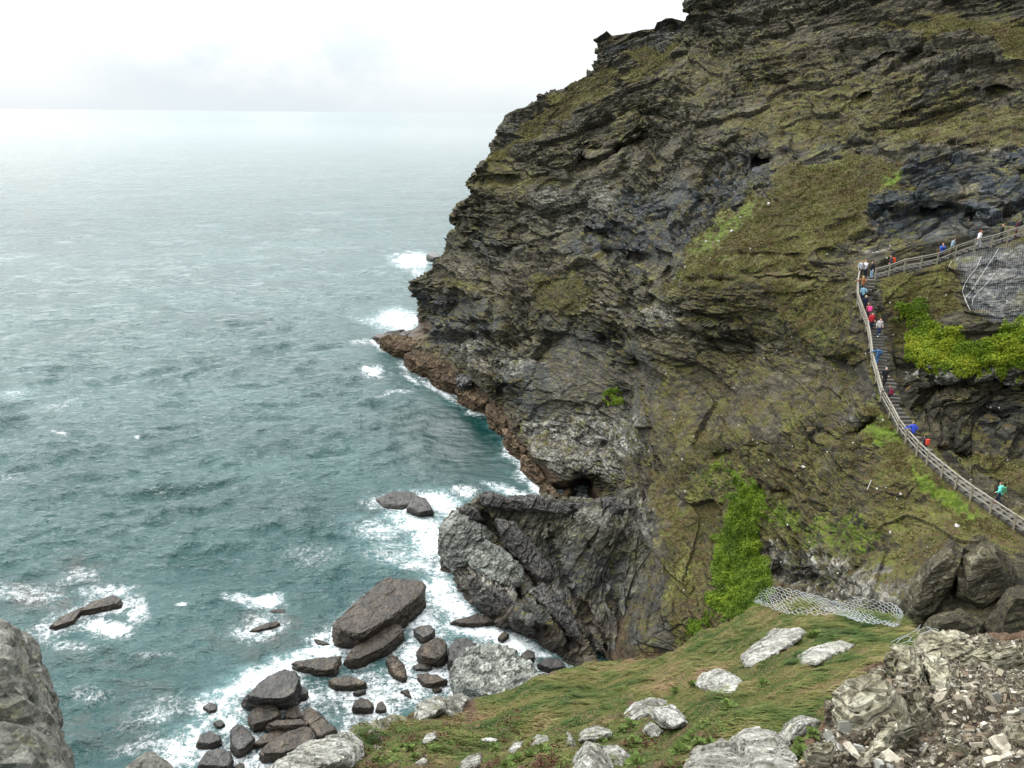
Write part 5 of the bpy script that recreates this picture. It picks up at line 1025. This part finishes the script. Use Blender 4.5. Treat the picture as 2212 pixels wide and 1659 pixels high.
# ---- foreground slope
fc = lambda k: MC[k].ravel()[FC].mean(1)
cenC = PC[FC].mean(1); uC, vC, dC = proj(cenC); visC = (uC > 500) & (uC < 2260) & (vC < 1700) & (dC < 17)
gw = np.clip(fc('grass')*1.35+fbm(cenC/.7, 3, 410)*.6-.18, 0, 1)*visC*(1-.97*np.clip(fc('scree')*1.5, 0, 1))
n = 250000; P, N, idx = sample_faces(PC, FC, gw, n)
h = np.clip(fbm(P/.8, 3, 411), -1, 1); L = (.10+.09*h+RNG.random(n)*.09)*np.clip(.6+gw[idx], .5, 1.2); wind = np.array([.80, -.42, -.10])
dirr = N*.55+wind*(.95+.5*fbm(P/.6, 2, 412))[:, None]+RNG.normal(size=(n, 3))*.16; dirr /= np.linalg.norm(dirr, axis=1)[:, None]
bend = wind+np.array([0, 0, -.45]); side = np.cross(dirr, N+RNG.normal(size=(n, 3))*.2); side /= np.linalg.norm(side, axis=1)[:, None]+1e-9; wd = .0045
A0 = P-N*.01; A1 = P+dirr*L[:, None]*.5; A2 = A1+(dirr*.5+bend*.28)*L[:, None]
Vv = np.stack([A0-side*wd, A0+side*wd, A1+side*wd*.8, A1-side*wd*.8, A2], 1).reshape(-1, 3); k = np.arange(n)*5
F3 = np.concatenate([np.stack([k, k+1, k+2], 1), np.stack([k, k+2, k+3], 1), np.stack([k+3, k+2, k+4], 1)])
tone = np.clip(.38+fbm(P/.8, 4, 413)*1.15+RNG.normal(size=n)*.12, 0, 1)
o = mesh_np('grass', Vv, F3, M_GRASS, dict(tone=np.repeat(tone, 5))); tag(o, 'fine wind combed grass on the near slope', kind='stuff')
hw = np.clip(fc('herb')*1.1+fbm(cenC/.45, 4, 415)*.9-.45, 0, 1)*visC*(1-fc('scree'))*(1-.6*fc('grass'))
P, N, idx = sample_faces(PC, FC, hw, 70000); tone = np.clip(.36+fbm(P/.5, 3, 416)*1.2+RNG.normal(size=len(P))*.16, 0, 1)
o = leaves('low_herbs', P, N, .014, M_HERB, tone, lift=2.5); tag(o, 'low creeping herbs and moss between the near rocks', kind='stuff')

# ---- rocks of the near slope
def z3(x, y): return ((2300+x*.63291)*K4, (2300+y*.63291)*K4)
def z4(x, y): return ((1000+x*.63291)*K4, (2300+y*.63291)*K4)
LICH = rock_mat('pale_lichen_rock', [(0, (.03, .028, .02)), (.2, (.10, .098, .08)), (.45, (.22, .215, .185)), (.74, (.40, .40, .37)), (1, (.56, .56, .53))], near=.12, bump=.45, veg=False, intertidal=False, lichen=.35, attrs=False)
GREYL = rock_mat('grey_speckled_rock', [(0, (.05, .047, .038)), (.3, (.13, .125, .105)), (.6, (.24, .235, .205)), (.85, (.38, .375, .34)), (1, (.58, .58, .55))], near=.12, bump=.35, veg=False, intertidal=False, lichen=.25, attrs=False)
OCHR = rock_mat('ochre_slate', [(0, (.03, .026, .012)), (.22, (.085, .075, .045)), (.45, (.19, .175, .12)), (.7, (.32, .305, .235)), (1, (.50, .485, .41))], near=.14, bump=.4, veg=False, intertidal=False, lichen=.45, attrs=False)
FR = [
 (z3, [(960,430),(1070,340),(1190,250),(1300,240),(1350,270),(1330,310),(1200,370),(1060,450),(1010,480)], .16, GREYL, 'long grey and white lichened rock lying in the grass under the wire netting'),
 (z3, [(1310,420),(1380,385),(1500,350),(1600,330),(1650,350),(1500,400),(1470,440),(1390,475),(1320,470)], .12, GREYL, 'flat grey rock in the grass right of the long lichened one'),
 (z3, [(700,590),(740,530),(800,505),(850,530),(960,575),(940,610),(880,655),(780,640),(730,610)], .22, LICH, 'bright white rock with two dark moss spots in the middle of the grass'),
 (z3, [(230,800),(300,720),(400,685),(480,690),(500,720),(400,760),(300,790),(250,810)], .18, LICH, 'white humped rock left of the bright spotted one, upper of the pair'),
 (z3, [(400,790),(440,750),(520,750),(600,800),(615,835),(520,860),(440,845)], .24, LICH, 'angular white rock with a shaded underside among brown stems'),
 (z3, [(340,890),(400,830),(460,880),(440,910),(380,905)], .12, LICH, 'small white rock just below and left of the angular one'),
 (z3, [(-60,940),(0,880),(80,865),(155,890),(140,920),(40,950)], .14, LICH, 'white wedge of rock beside small green rosettes'),
 (z3, [(-70,1080),(0,970),(80,990),(150,1090),(160,1180),(-100,1200)], .22, LICH, 'layered white rock standing at the lower photo edge'),
 (z3, [(100,1000),(180,1000),(260,1050),(200,1100),(150,1090)], .14, LICH, 'small tilted pale rock right of the layered one at the lower edge'),
 (z3, [(540,1200),(620,1110),(720,1040),(880,970),(940,990),(1040,1110),(1100,1250),(560,1250)], .22, GREYL, 'big smooth grey rock speckled with white, cut by the lower edge'),
 (z3, [(930,970),(1060,890),(1150,920),(1215,960),(1240,1050),(1280,1120),(1100,1180),(1040,1090)], .24, GREYL, 'big grey speckled rock right behind the smooth one'),
 (z3, [(1200,910),(1260,850),(1370,800),(1440,815),(1400,850),(1300,875),(1230,920)], .16, LICH, 'pale ridge of rock edging the grass beside leafy green herbs'),
 (z3, [(1500,760),(1560,670),(1720,590),(1850,580),(1900,650),(1960,700),(1990,790),(1985,850),(1850,840),(1700,900),(1600,910),(1510,850)], .38, OCHR, 'largest ochre slate block with a dark mossy front face'),
 (z3, [(1700,1040),(1750,950),(1880,870),(1930,870),(1940,910),(2050,935),(1900,990),(1800,1050),(1710,1070)], .2, OCHR, 'sharp yellow slab lying below the largest ochre block'),
 (z3, [(1830,540),(1900,440),(2000,430),(2060,480),(2100,560),(2050,600),(1950,590)], .26, OCHR, 'layered ochre outcrop above the largest block'),
 (z3, [(1980,420),(2000,355),(2150,330),(2300,350),(2380,430),(2250,480),(2080,450)], .22, OCHR, 'cream coloured outcrop at the brink right of the netting'),
 (z3, [(2350,470),(2420,400),(2560,380),(2690,400),(2720,470),(2500,520)], .2, OCHR, 'broken sandy ledge at the brink near the right edge'),
 (z3, [(2100,530),(2130,500),(2200,520),(2230,620),(2160,640),(2110,600)], .25, OCHR, 'upright flaky slate fin with an orange lichen patch'),
 (z3, [(1320,1060),(1360,1010),(1500,990),(1560,1030),(1480,1090),(1350,1100)], .15, OCHR, 'yellowish slate hump left of the sharp slab'),
 (z4, [(985,800),(990,740),(1060,690),(1130,665),(1160,690),(1165,760),(1100,800),(1010,812)], .3, LICH, 'cream lichened outcrop on the brink above the surf, left half'),
 (z4, [(1160,760),(1165,690),(1200,660),(1270,650),(1305,680),(1280,730),(1230,770)], .25, LICH, 'cracked pale outcrop on the brink where the grass begins'),
 (z4, [(90,1130),(130,1075),(220,1030),(330,945),(420,930),(560,910),(640,960),(620,1060),(540,1130),(300,1180),(90,1180)], .25, LICH, 'broad cream coloured bare rock at the left end of the near slope'),
 (z4, [(1020,950),(1050,900),(1100,895),(1110,930),(1060,955)], .12, LICH, 'small white rock in the moss below the cream outcrop'),
 (z4, [(1390,935),(1440,925),(1490,930),(1480,945),(1410,948)], .06, LICH, 'thin white slab flush with the turf'),
 (z4, [(1560,1010),(1590,960),(1640,950),(1630,985),(1590,1020)], .1, LICH, 'narrow pale rock pointing up out of the herbs'),
 (z4, [(1700,960),(1740,920),(1800,915),(1810,940),(1740,965)], .1, LICH, 'little pale rock beside the angular white ones'),
 (z4, [(1260,1100),(1300,1060),(1375,1040),(1380,1090),(1330,1130),(1270,1130)], .14, GREYL, 'leaning grey stone at the lower edge among green leaves'),
 (z4, [(990,1080),(1020,1055),(1040,1070),(1025,1095),(1000,1095)], .08, LICH, 'small white stone in green moss at the lower edge'),
 (z4, [(1920,975),(1935,900),(1955,930),(1975,965),(1950,980)], .12, LICH, 'little white pointed stone left of the white humped rock'),
]
def stack_rock(A, nrm, h, us, vs, lab, i):
    """a pile of broken slate plates grown together, ragged at the edges"""
    r = np.random.default_rng(900+i); c = A.mean(0); size = np.ptp(A, axis=0).max(); bed = nrm+np.array([-.30, -.12, 0])*r.uniform(.5, 1.3); bed /= np.linalg.norm(bed)
    k = int(np.clip(round(h/.035), 3, 9)); th = h/k; V = []; F = []
    base = A+(0)*bed; n0 = len(A)
    def ring(sc, off, jit):
        P_ = []
        for a in range(n0):
            p, q = base[a], base[(a+1) % n0]; m = max(2, int(np.linalg.norm(q-p)/.07))
            for s_ in range(m): P_.append(p+(q-p)*(s_/m))
        P_ = np.array(P_); P_ = c+(P_-c)*sc+off; P_ = P_-bed*((P_-c-off)@bed)[:, None]*.55
        return P_+r.normal(size=P_.shape)*jit
    for L_ in range(k+1):
        sc = np.array([1., 1., 1.])*(1.0-.30*(L_/k)**1.6+r.uniform(-.05, .04)); off = bed*(L_*th-.55*h)+np.array([r.uniform(-.05, .05), r.uniform(-.02, .09)*1, 0])*size*.5*(L_/k)
        R_ = ring(sc, off, .012*size**.5); T_ = R_+bed*th*r.uniform(.85, 1.1)+(c-R_)*r.uniform(.0, .05); m = len(R_); b0 = len(V); tc_ = T_.mean(0); I1 = tc_+(T_-tc_)*.72+bed*r.normal(size=(m, 1))*.010+r.normal(size=(m, 3))*.012; I2 = tc_+(T_-tc_)*.38+bed*r.normal(size=(m, 1))*.012+r.normal(size=(m, 3))*.012; V += list(R_)+list(T_)+list(I1)+list(I2); cc = len(V); V.append(tc_)
        for a in range(m): F.append([b0+a, b0+(a+1) % m, b0+m+(a+1) % m, b0+m+a]); F.append([b0+m+a, b0+m+(a+1) % m, b0+2*m+(a+1) % m, b0+2*m+a]); F.append([b0+2*m+a, b0+2*m+(a+1) % m, b0+3*m+(a+1) % m, b0+3*m+a]); F.append([b0+3*m+a, b0+3*m+(a+1) % m, cc, cc])
    V = np.array(V); org = V.mean(0); me = bpy.data.meshes.new('rock'); me.from_pydata([tuple(x) for x in (V-org)], [], [f if f[2] != f[3] else f[:3] for f in F]); me.materials.append(OCHR); me.update()
    o = bpy.data.objects.new('outcrop' if 'outcrop' in lab else 'rock', me); o.location = org; COL.objects.link(o); tag(o, lab, 'rock', 'rocks on the near slope')
z5 = lambda x, y: ((3000+x*.48216)*K4, (2200+y*.48216)*K4)
FR += [(z5, [(1170,700),(1240,660),(1330,640),(1480,650),(1620,680),(1790,800),(1600,830),(1400,800),(1230,800)], .22, OCHR, 'long cream ledge of flaky slate running along the brink'),
 (z5, [(925,910),(980,850),(1050,780),(1180,810),(1290,870),(1240,960),(1100,975),(960,935)], .22, OCHR, 'stack of split ochre slates between the grass and the scree'),
 (z5, [(1600,840),(1720,770),(1900,740),(2100,720),(2100,790),(1900,840),(1750,860)], .16, OCHR, 'sandy flat ledge at the right edge of the brink'),
 (z5, [(1290,960),(1300,870),(1400,850),(1500,900),(1560,1000),(1480,1060),(1380,1080)], .25, OCHR, 'broken grey ochre slate knob in the middle of the scree'),
 (z5, [(1720,700),(1780,670),(1870,700),(1885,735),(1790,740)], .1, OCHR, 'small reddish angular block sitting on the brink ledge'),
 (z5, [(1440,1440),(1560,1450),(1650,1530),(1560,1560),(1470,1520)], .08, OCHR, 'yellow edged slab lying in the lower scree'),
 (z5, [(1880,1420),(1960,1390),(2110,1380),(2110,1450),(1950,1480)], .1, OCHR, 'cream slab cut by the right edge of the photo'),
 (z5, [(1160,1300),(1250,1230),(1340,1260),(1300,1330),(1210,1350)], .12, OCHR, 'mossy brown slate lump beside the corner of the largest block'),
 (z5, [(1120,1080),(1180,1040),(1260,1100),(1300,1180),(1230,1240),(1150,1200)], .2, OCHR, 'leaning slate plate against the right side of the largest block')]
def place_rock(cv, poly, h, mat, lab, i):
    p = [cv(*q) for q in poly]; us = np.array([q[0] for q in p]); vs = np.array([q[1] for q in p]); cu, cvv = us.mean(), vs.mean()
    hit = None
    for dy in (0, 8, 16, 28):
        l, nrm, _ = hitv(bvhC, cu, cvv+dy)
        if l is not None and (l-Vector(CAM)).length < 20: hit = (l, nrm); break
    if hit is None: return
    l, nrm = hit; nrm = Vector(nrm)
    if nrm.z < 0: nrm = -nrm
    nrm = (nrm*.35+Vector((.05, .30, .9))).normalized()       # general lie of the slope, not each bump
    def onplane(u, v, off):
        r = ray(u, v); q = np.array(l)+np.array(nrm)*off; t = ((q-CAM)@np.array(nrm))/(r@np.array(nrm)); return CAM+r*t[..., None]
    t = (vs-vs.min())/(vs.max()-vs.min()+1e-6)
    A = []
    for a_, b_, c_ in zip(us, vs, t):
        q = onplane(np.array([a_]), np.array([b_]), h*(1-c_)*.6)[0]; dp = (q-CAM)@FW; l2, _n, _i = hitv(bvhC, a_, b_)
        if l2 is not None: dh = (np.array(l2)-CAM)@FW; dp = dp+(min(max(dh, dp-1.), dp+1.)-.02-dp)*c_
        A.append(unp(np.array([a_]), np.array([b_]), np.array([dp]))[0])
    A = np.array(A)
    if mat is OCHR: return stack_rock(A, np.array(nrm), h, us, vs, lab, i)
    T = onplane(cu+(us-cu)*.86, cvv+(vs-cvv)*.74-1, h*.55); T = T+np.array(nrm)*np.random.default_rng(i).uniform(-.4, .35, (len(T), 1))*h; low = A+np.array([0, .30, -.22])
    pts = np.concatenate([A, T, low]); size = np.ptp(A, axis=0).max()
    o, V2 = rock_mesh('outcrop' if 'outcrop' in lab else 'rock', pts, max(.008, size/75), mat, 500+i*5, amp=min(.06, .030*size+.003), beds=(1.3, 1.3, .35), tilt=.3, yaw=.5, bscale=max(.07, size/4), edge=True)
    tag(o, lab, 'rock', 'rocks on the near slope')
for i, (cv, poly, h, mat, lab) in enumerate(FR): place_rock(cv, poly, h, mat, lab, i)

# ---- the blurred rocks right beside the camera
NEARR = rock_mat('near_grey_rock', [(0, (.05, .05, .04)), (.4, (.12, .12, .10)), (.8, (.21, .21, .18)), (1, (.30, .29, .25))], near=.035, bump=.5, veg=False, intertidal=False, lichen=.5, attrs=False)
for poly, d0, lab in [([(-260, 1290), (-90, 1330), (0, 1352), (32, 1372), (70, 1450), (108, 1560), (134, 1625), (150, 1700), (160, 1900), (-260, 1900)], 1.15, 'tall smooth grey rock right beside the camera at the lower left corner'),
                      ([(-200, 1585), (-20, 1572), (40, 1580), (80, 1610), (105, 1650), (120, 1720), (110, 1900), (-200, 1900)], .88, 'green lichened boulder in front of the tall grey rock in the corner'),
                      ([(272, 1665), (300, 1640), (325, 1636), (350, 1652), (375, 1690), (380, 1900), (250, 1900)], 1.1, 'blurred tip of a grey stone poking up at the lower edge')]:
    us = np.array([q[0] for q in poly]); vs = np.array([q[1] for q in poly]); A = unp(us, vs, np.full(len(us), d0)); B = unp(us, vs+40, np.full(len(us), d0+.35)); c = A.mean(0)
    B = c+(B-c)*np.array([.8, 1, .9]); fr = unp(us.mean()+(us-us.mean())*.7, vs.mean()+(vs-vs.mean())*.75+20, np.full(len(us), d0-.08))
    o, V2 = rock_mesh('near_rock', np.concatenate([A, B, fr]), .012, NEARR, int(700+d0*100), amp=.009, beds=(1, 1, .5), bscale=.10); tag(o, lab, 'rock')

# ---- loose slates
def slate_mesh(seed, thick=.16):
    r = random.Random(seed); k = r.randint(4, 7); pts = []
    for i in range(k): a = 2*PI*i/k+r.uniform(-.35, .35); q = r.uniform(.6, 1.05); pts.append((math.cos(a)*q*r.uniform(.9, 1.3), math.sin(a)*q*.7))
    V = [(x, y, -thick) for x, y in pts]+[(x*.92+r.uniform(-.05, .05), y*.9, thick+r.uniform(-.05, .05)) for x, y in pts]
    F = [list(range(k))[::-1], list(range(k, 2*k))]+[[i, (i+1) % k, k+(i+1) % k, k+i] for i in range(k)]
    me = bpy.data.meshes.new('slate'); me.from_pydata(V, [], F); return me
def chip_mat(name, c0, c1):
    m, t, b = new_mat(name); oi = t.n('ShaderNodeObjectInfo').outputs['Random']; n = t.noise(t.n('ShaderNodeTexCoord').outputs['Object'], 3.0, 5, .7)
    c = t.mix(oi, c0, c1); c = t.mix(t.mr(n, .35, .7), t.mix(.45, c, (.06, .05, .035)), c); t.set(b, 'Base Color', c); b.inputs['Roughness'].default_value = .8; return m
CH = [chip_mat('slate_chip_grey', (.12, .12, .10), (.38, .38, .34)), chip_mat('slate_chip_cream', (.17, .14, .09), (.52, .48, .38)), chip_mat('slate_chip_rust', (.13, .085, .05), (.28, .20, .13))]
SM = []
for i in range(12):
    me = slate_mesh(i, random.uniform(.10, .28)); me.materials.append(CH[0 if i < 2 else 1 if i < 10 else 2]); SM.append(me)
def put_stone(l, nrm, s, name, lab, grp, tilt=.45, mesh=None):
    o = bpy.data.objects.new(name, mesh or random.choice(SM)); COL.objects.link(o); n = (Vector(nrm)+Vector([random.gauss(0, tilt) for _ in range(3)])).normalized()
    if n.z < 0: n = -n
    o.rotation_mode = 'QUATERNION'; q = n.to_track_quat('Z', 'Y'); from mathutils import Quaternion
    o.rotation_quaternion = q @ Quaternion((0, 0, 1), random.uniform(0, 6.28)); o.location = Vector(l)+n*s*.12; o.scale = (s, s, s); tag(o, lab, 'stone', grp)
cnt = 0; tries = 0
SCP = [(2212, 1410), (2120, 1400), (2010, 1420), (1940, 1470), (1830, 1530), (1760, 1640), (1600, 1655), (2212, 1659)]
while cnt < 210 and tries < 5000:
    tries += 1; u = random.uniform(1560, 2225); v = random.uniform(1385, 1665)
    if not in_poly(np.array([u]), np.array([v]), SCP)[0]: continue
    l, nrm, _ = hitv(bvhC, u, v)
    if l is None: continue
    s = random.choice([.022, .026, .03, .035, .04, .05, .06, .09]) * random.uniform(.7, 1.2)
    put_stone(l, nrm, s, 'loose_slate', 'loose slate fragment lying on the near scree at lower right', 'loose slates on the near scree'); cnt += 1
# fine rubble between them
n = 13000; P, N, idx = sample_faces(PC, FC, np.clip(fc('scree')+fc('bare')*.3-.25, 0, 1)*visC, n)
T = np.cross(N, RNG.normal(size=(n, 3))); T /= np.linalg.norm(T, axis=1)[:, None]; N2 = N+RNG.normal(size=(n, 3))*.35; N2 /= np.linalg.norm(N2, axis=1)[:, None]; B = np.cross(N2, T)
s = RNG.lognormal(-4.7, .5, (n, 1)); hh = s*RNG.uniform(.2, .5, (n, 1)); c = P+N*hh*.3
cor = [c-T*s-B*s*.6, c+T*s*.8-B*s*.7, c+T*s*1.1+B*s*.5, c-T*s*.7+B*s*.7]; Vv = np.stack([x-N2*hh for x in cor]+[x*1+N2*hh for x in cor], 1).reshape(-1, 3); k = (np.arange(n)*8)[:, None]
FF = np.concatenate([k+np.array(f) for f in ([4, 5, 6, 7], [0, 1, 5, 4], [1, 2, 6, 5], [2, 3, 7, 6], [3, 0, 4, 7])])
m, t, b = new_mat('rubble'); t.set(b, 'Base Color', t.ramp(t.attr('tone'), [(0, (.05, .04, .025)), (.5, (.14, .12, .08)), (.8, (.27, .24, .17)), (.95, (.42, .40, .34)), (1, (.55, .53, .48))])); b.inputs['Roughness'].default_value = .85
o = mesh_np('rubble', Vv, FF, m, dict(tone=np.repeat(RNG.random(n), 8))); tag(o, 'small broken slate rubble covering the near scree', kind='stuff')
# white stones on the far slopes
cnt = 0; tries = 0
PS = [(1480, 577), (1525, 522), (1300, 655), (1552, 521), (1735, 1008), (1720, 1028), (2068, 1137), (1870, 690), (1580, 500), (1600, 470), (1660, 440)]
WS = [chip_mat('white_stone', (.36, .35, .32), (.62, .61, .58))]; WM = []
for i in range(5): me = slate_mesh(50+i, .4); me.materials.append(WS[0]); WM.append(me)
while cnt < 120 and tries < 3000:
    tries += 1
    if cnt < len(PS): u, v = PS[cnt]
    else:
        u = random.uniform(1400, 2200); v = random.uniform(440, 1300)
        if 1930 < u and v < 600: continue
    h_ = hit_any(u, v)
    if h_ is None or h_[3] is not bvhA: cnt += (cnt < len(PS)); continue
    s = random.uniform(.07, .15) if cnt >= len(PS) else random.uniform(.17, .28)
    put_stone(h_[0], h_[1], s, 'white_stone', 'small pale stone scattered on the grassy cliff slope' if cnt >= len(PS) else 'larger pale stone standing out on the cliff slope', 'pale stones on the cliff slope', .3, random.choice(WM)); cnt += 1

# ---- leafy rosettes between the near rocks
def rosette(seed):
    r = np.random.default_rng(seed); Vv = []; F = []; tn = []
    for i in range(46):
        a = r.uniform(0, 2*PI); el = r.uniform(.15, 1.3); L = r.uniform(.5, 1.1); w = L*.22; d = np.array([math.cos(a)*math.cos(el), math.sin(a)*math.cos(el), math.sin(el)]); s = np.array([-math.sin(a), math.cos(a), 0])
        b0 = d*L*.2+np.array([0, 0, .05]); mid = d*L*.65; tip = d*L+np.array([0, 0, -.22*L]); k = len(Vv); Vv += [b0, mid-s*w, tip, mid+s*w]; F.append([k, k+1, k+2, k+3]); tn += [r.uniform(.35, .95)]*4
    me = mesh_np('herb', np.array(Vv), F, M_HERB, dict(tone=tn)); d = me.data; bpy.data.objects.remove(me); return d
HM = [rosette(i) for i in range(4)]
spots = [z3(*q) for q in [(280, 960), (70, 945), (540, 640), (640, 600), (1080, 590), (640, 930), (600, 960), (680, 960), (1350, 870), (1330, 900), (1300, 950), (1380, 900), (1290, 1000), (1320, 1030), (1370, 300), (1400, 290), (750, 960), (300, 1080), (1500, 310), (200, 880), (260, 850), (860, 740), (560, 1010), (830, 1000), (900, 1040)]]+[z4(*q) for q in [(900, 980), (950, 1000), (860, 1010), (740, 1060), (1100, 1000), (1540, 1090), (1610, 1060), (1700, 1030), (1760, 1010), (1480, 1000), (620, 1010), (980, 1050), (1200, 960)]]
for (u, v) in spots:
    l, nrm, _ = hitv(bvhC, u, v)
    if l is None: continue
    o = bpy.data.objects.new('leafy_herb', random.choice(HM)); COL.objects.link(o); o.location = l; s = random.uniform(.07, .13); o.scale = (s, s, s*.9); o.rotation_euler = (random.uniform(-.3, .1), random.uniform(-.2, .2), random.uniform(0, 6))
    tag(o, 'small leafy green herb growing between the near rocks', 'plant', 'leafy herbs on the near slope')

# ============================================================ WIRE NETTINGS
M_WIRE = simple_mat('galvanised_wire', (.42, .45, .47), .5, .1); M_DULL = simple_mat('dull_wire', (.30, .32, .34), .6, .1); M_CABLE = simple_mat('pale_cable', (.62, .62, .60), .6, .1)
def tubes(name, segs, r, mat, sides=3, parent=None):
    a = np.array([s[0] for s in segs]); b = np.array([s[1] for s in segs]); t = b-a; t /= np.linalg.norm(t, axis=1)[:, None]+1e-9
    x = np.cross(t, np.array([.3, .2, 1.])); x /= np.linalg.norm(x, axis=1)[:, None]+1e-9; y = np.cross(t, x); V = []
    for p in (a, b):
        for k in range(sides): an = 2*PI*k/sides; V.append(p+(x*math.cos(an)+y*math.sin(an))*r)
    V = np.stack(V, 1).reshape(-1, 3); k = (np.arange(len(segs))*2*sides)[:, None]
    F = np.concatenate([k+np.array([i, (i+1) % sides, sides+(i+1) % sides, sides+i]) for i in range(sides)])
    return mesh_np(name, V, F, mat, parent=parent)
def hexnet(name, top, bot, cols, rows, d_off, label, bulge=.05):
    tu = [p[0] for p in top]; tv = [p[1] for p in top]; bu = [p[0] for p in bot]; bv_ = [p[1] for p in bot]
    def at(s, t):
        a = (np.interp(s, np.linspace(0, 1, len(tu)), tu), np.interp(s, np.linspace(0, 1, len(tu)), tv)); b = (np.interp(s, np.linspace(0, 1, len(bu)), bu), np.interp(s, np.linspace(0, 1, len(bu)), bv_))
        u = a[0]+(b[0]-a[0])*t; v = a[1]+(b[1]-a[1])*t
        cv_ = float(np.interp(u, CRU, CRV)); d = float(tpsC(np.array([u]), np.array([max(v, cv_)]))[0])-d_off
        l, nn, _ = hitv(bvhC, u, v)
        if l is not None: d = min(d, float((np.array(l)-CAM)@FW)-.03)
        d -= bulge*(.5+.5*math.sin(s*19+t*3))
        w = perlin(np.array([[s*9, t*3, 1.5]]), 77)[0]*.03
        jj = np.random.default_rng(int(s*9973+t*577)).normal(size=2); w2 = perlin(np.array([[s*4, t*1.5, 7.5]]), 78)[0]
        return unp(np.array([u+w*200+w2*9+jj[0]*.7]), np.array([v+w*130+jj[1]*.5]), np.array([d]))[0]
    nodes = {}; segs = []
    def nd(i, j):
        if (i, j) not in nodes: nodes[(i, j)] = at(min(1, max(0, i/(cols*3))), min(1, max(0, j/(rows*2))))
        return nodes[(i, j)]
    for j in range(0, rows*2+1):
        for i0 in range(0, cols):
            i = i0*3
            if (i0+j) % 2 == 0: segs.append((nd(i, j), nd(i+2, j)))
            if (i0+j) % 2 == 0:
                if j+1 <= rows*2: segs.append((nd(i+2, j), nd(i+3, j+1))); segs.append((nd(i, j), nd(i-1, j+1) if i > 0 else nd(0, j+1)))
                if j-1 >= 0: segs.append((nd(i+2, j), nd(i+3, j-1))); segs.append((nd(i, j), nd(i-1, j-1) if i > 0 else nd(0, j-1)))
    segs = [s for s in segs if np.linalg.norm(s[0]-s[1]) > 1e-4]
    o = tubes(name, segs, .0030, M_WIRE); tag(o, label, 'netting'); return o
hexnet('wire_netting', [(1633, 1296), (1655, 1276), (1675, 1268), (1710, 1272), (1750, 1284), (1790, 1296), (1820, 1300), (1850, 1290), (1890, 1296), (1925, 1302), (1948, 1322)], [(1633, 1302), (1680, 1318), (1710, 1328), (1760, 1330), (1800, 1326), (1830, 1332), (1860, 1342), (1890, 1348), (1920, 1352), (1935, 1356), (1946, 1346)], 46, 7, .06, 'crumpled hexagonal wire netting draped along the brink of the near slope')
hexnet('wire_netting', [(1990, 1352), (2010, 1356), (2035, 1366), (2045, 1372)], [(1920, 1396), (1955, 1402), (2005, 1398), (2035, 1380)], 9, 3, .04, 'small torn piece of hexagonal netting above the cream outcrop', .02)
# rockfall net on the grey rock
poly = [(2052, 562), (2075, 545), (2110, 528), (2150, 520), (2320, 515), (2320, 712), (2212, 708), (2160, 700), (2120, 684), (2100, 650), (2082, 620), (2070, 590)]
segs = []; st = 5.0
H = {}
us = np.arange(2045, 2300, st); vs = np.arange(510, 715, st)
ins = in_poly(*np.meshgrid(us, vs), poly)
for j, v in enumerate(vs):
    for i, u in enumerate(us):
        if ins[j, i]:
            uu = u+(v-600)*-.12; l, nn, _ = hitv(bvhA, uu, v)
            if l is not None: H[(i, j)] = np.array(l)-np.array(ray(uu, v))*.12
for (i, j), p in H.items():
    for q in ((i+1, j), (i, j+1)):
        if q in H and np.linalg.norm(H[q]-p) < 2.0: segs.append((p, H[q]))
net = empty('rockfall_netting', tuple(segs[0][0])); tag(net, 'fine grey rockfall netting stretched over the grey rock below the upper path', 'netting')
o0 = np.array(net.location)
tubes('mesh_net', [(a-o0, b-o0) for a, b in segs], .0045, M_DULL, parent=net)
zz3 = lambda x, y: ((3200+x*.3617)*K4, (850+y*.3617)*K4)
for cab in [[(1935, 335), (1880, 430), (1830, 500), (1760, 610), (1700, 700), (1620, 820), (1570, 880), (1610, 960), (1640, 1010)], [(1750, 420), (1700, 540), (1630, 620), (1570, 720), (1545, 800), (1580, 880), (1620, 980)], [(1900, 600), (1800, 720), (1720, 800), (1660, 880), (1650, 960)], [(1430, 470), (1400, 530), (1380, 580)]]:
    pp = []
    for a, b in zip(cab[:-1], cab[1:]):
        for k in range(5):
            u, v = zz3(a[0]+(b[0]-a[0])*k/5, a[1]+(b[1]-a[1])*k/5); l, nn, _ = hitv(bvhA, u, v)
            if l is not None: pp.append(np.array(l)-np.array(ray(u, v))*.2-o0)
    if len(pp) > 2: tubes('cable', [(a, b) for a, b in zip(pp[:-1], pp[1:]) if np.linalg.norm(a-b) < 3], .014, M_CABLE, 5, net)
# mesh fence high on the right slope
fr = empty('mesh_fence'); P0 = []
for u, v in [(2068, 300), (2100, 302), (2140, 305), (2180, 308), (2225, 314)]:
    l, nn, _ = hitv(bvhA, u, v); P0.append(np.array(l)-np.array(ray(u, v))*1.0)
fr.location = P0[0]; tag(fr, 'tall fine mesh fence on thin posts high on the right slope', 'fence')
for p in P0: box_between('post', p+[0, 0, -.6], p+[0, 0, 3.1], .07, .07, M_WOOD, fr) if False else tubes('post', [(p-P0[0]-np.array([0, 0, .6]), p-P0[0]+np.array([0, 0, 2.2]))], .02, M_WOOD, 6, fr)
sg = []
for a, b in zip(P0[:-1], P0[1:]):
    for k in range(9): q = a+(b-a)*k/9-P0[0]; sg.append((q, q+np.array([0, 0, 2.9])))
    for k in range(12): z_ = np.array([0, 0, .1+k*.25]); sg.append((a-P0[0]+z_, b-P0[0]+z_))
tubes('mesh_net', sg, .0035, M_WOOD, 3, fr)
# thin white pole stuck in the slope
l, nn, _ = hitv(bvhA, 1871, 1060); pb = np.array(l)-np.array([0, 0, .2]); o = tubes('white_pole', [(np.zeros(3), np.array([.28, 0, 1.15]))], .03, M_CABLE, 8); o.location = pb; tag(o, 'thin white pole leaning on the slope below the steps', 'pole')
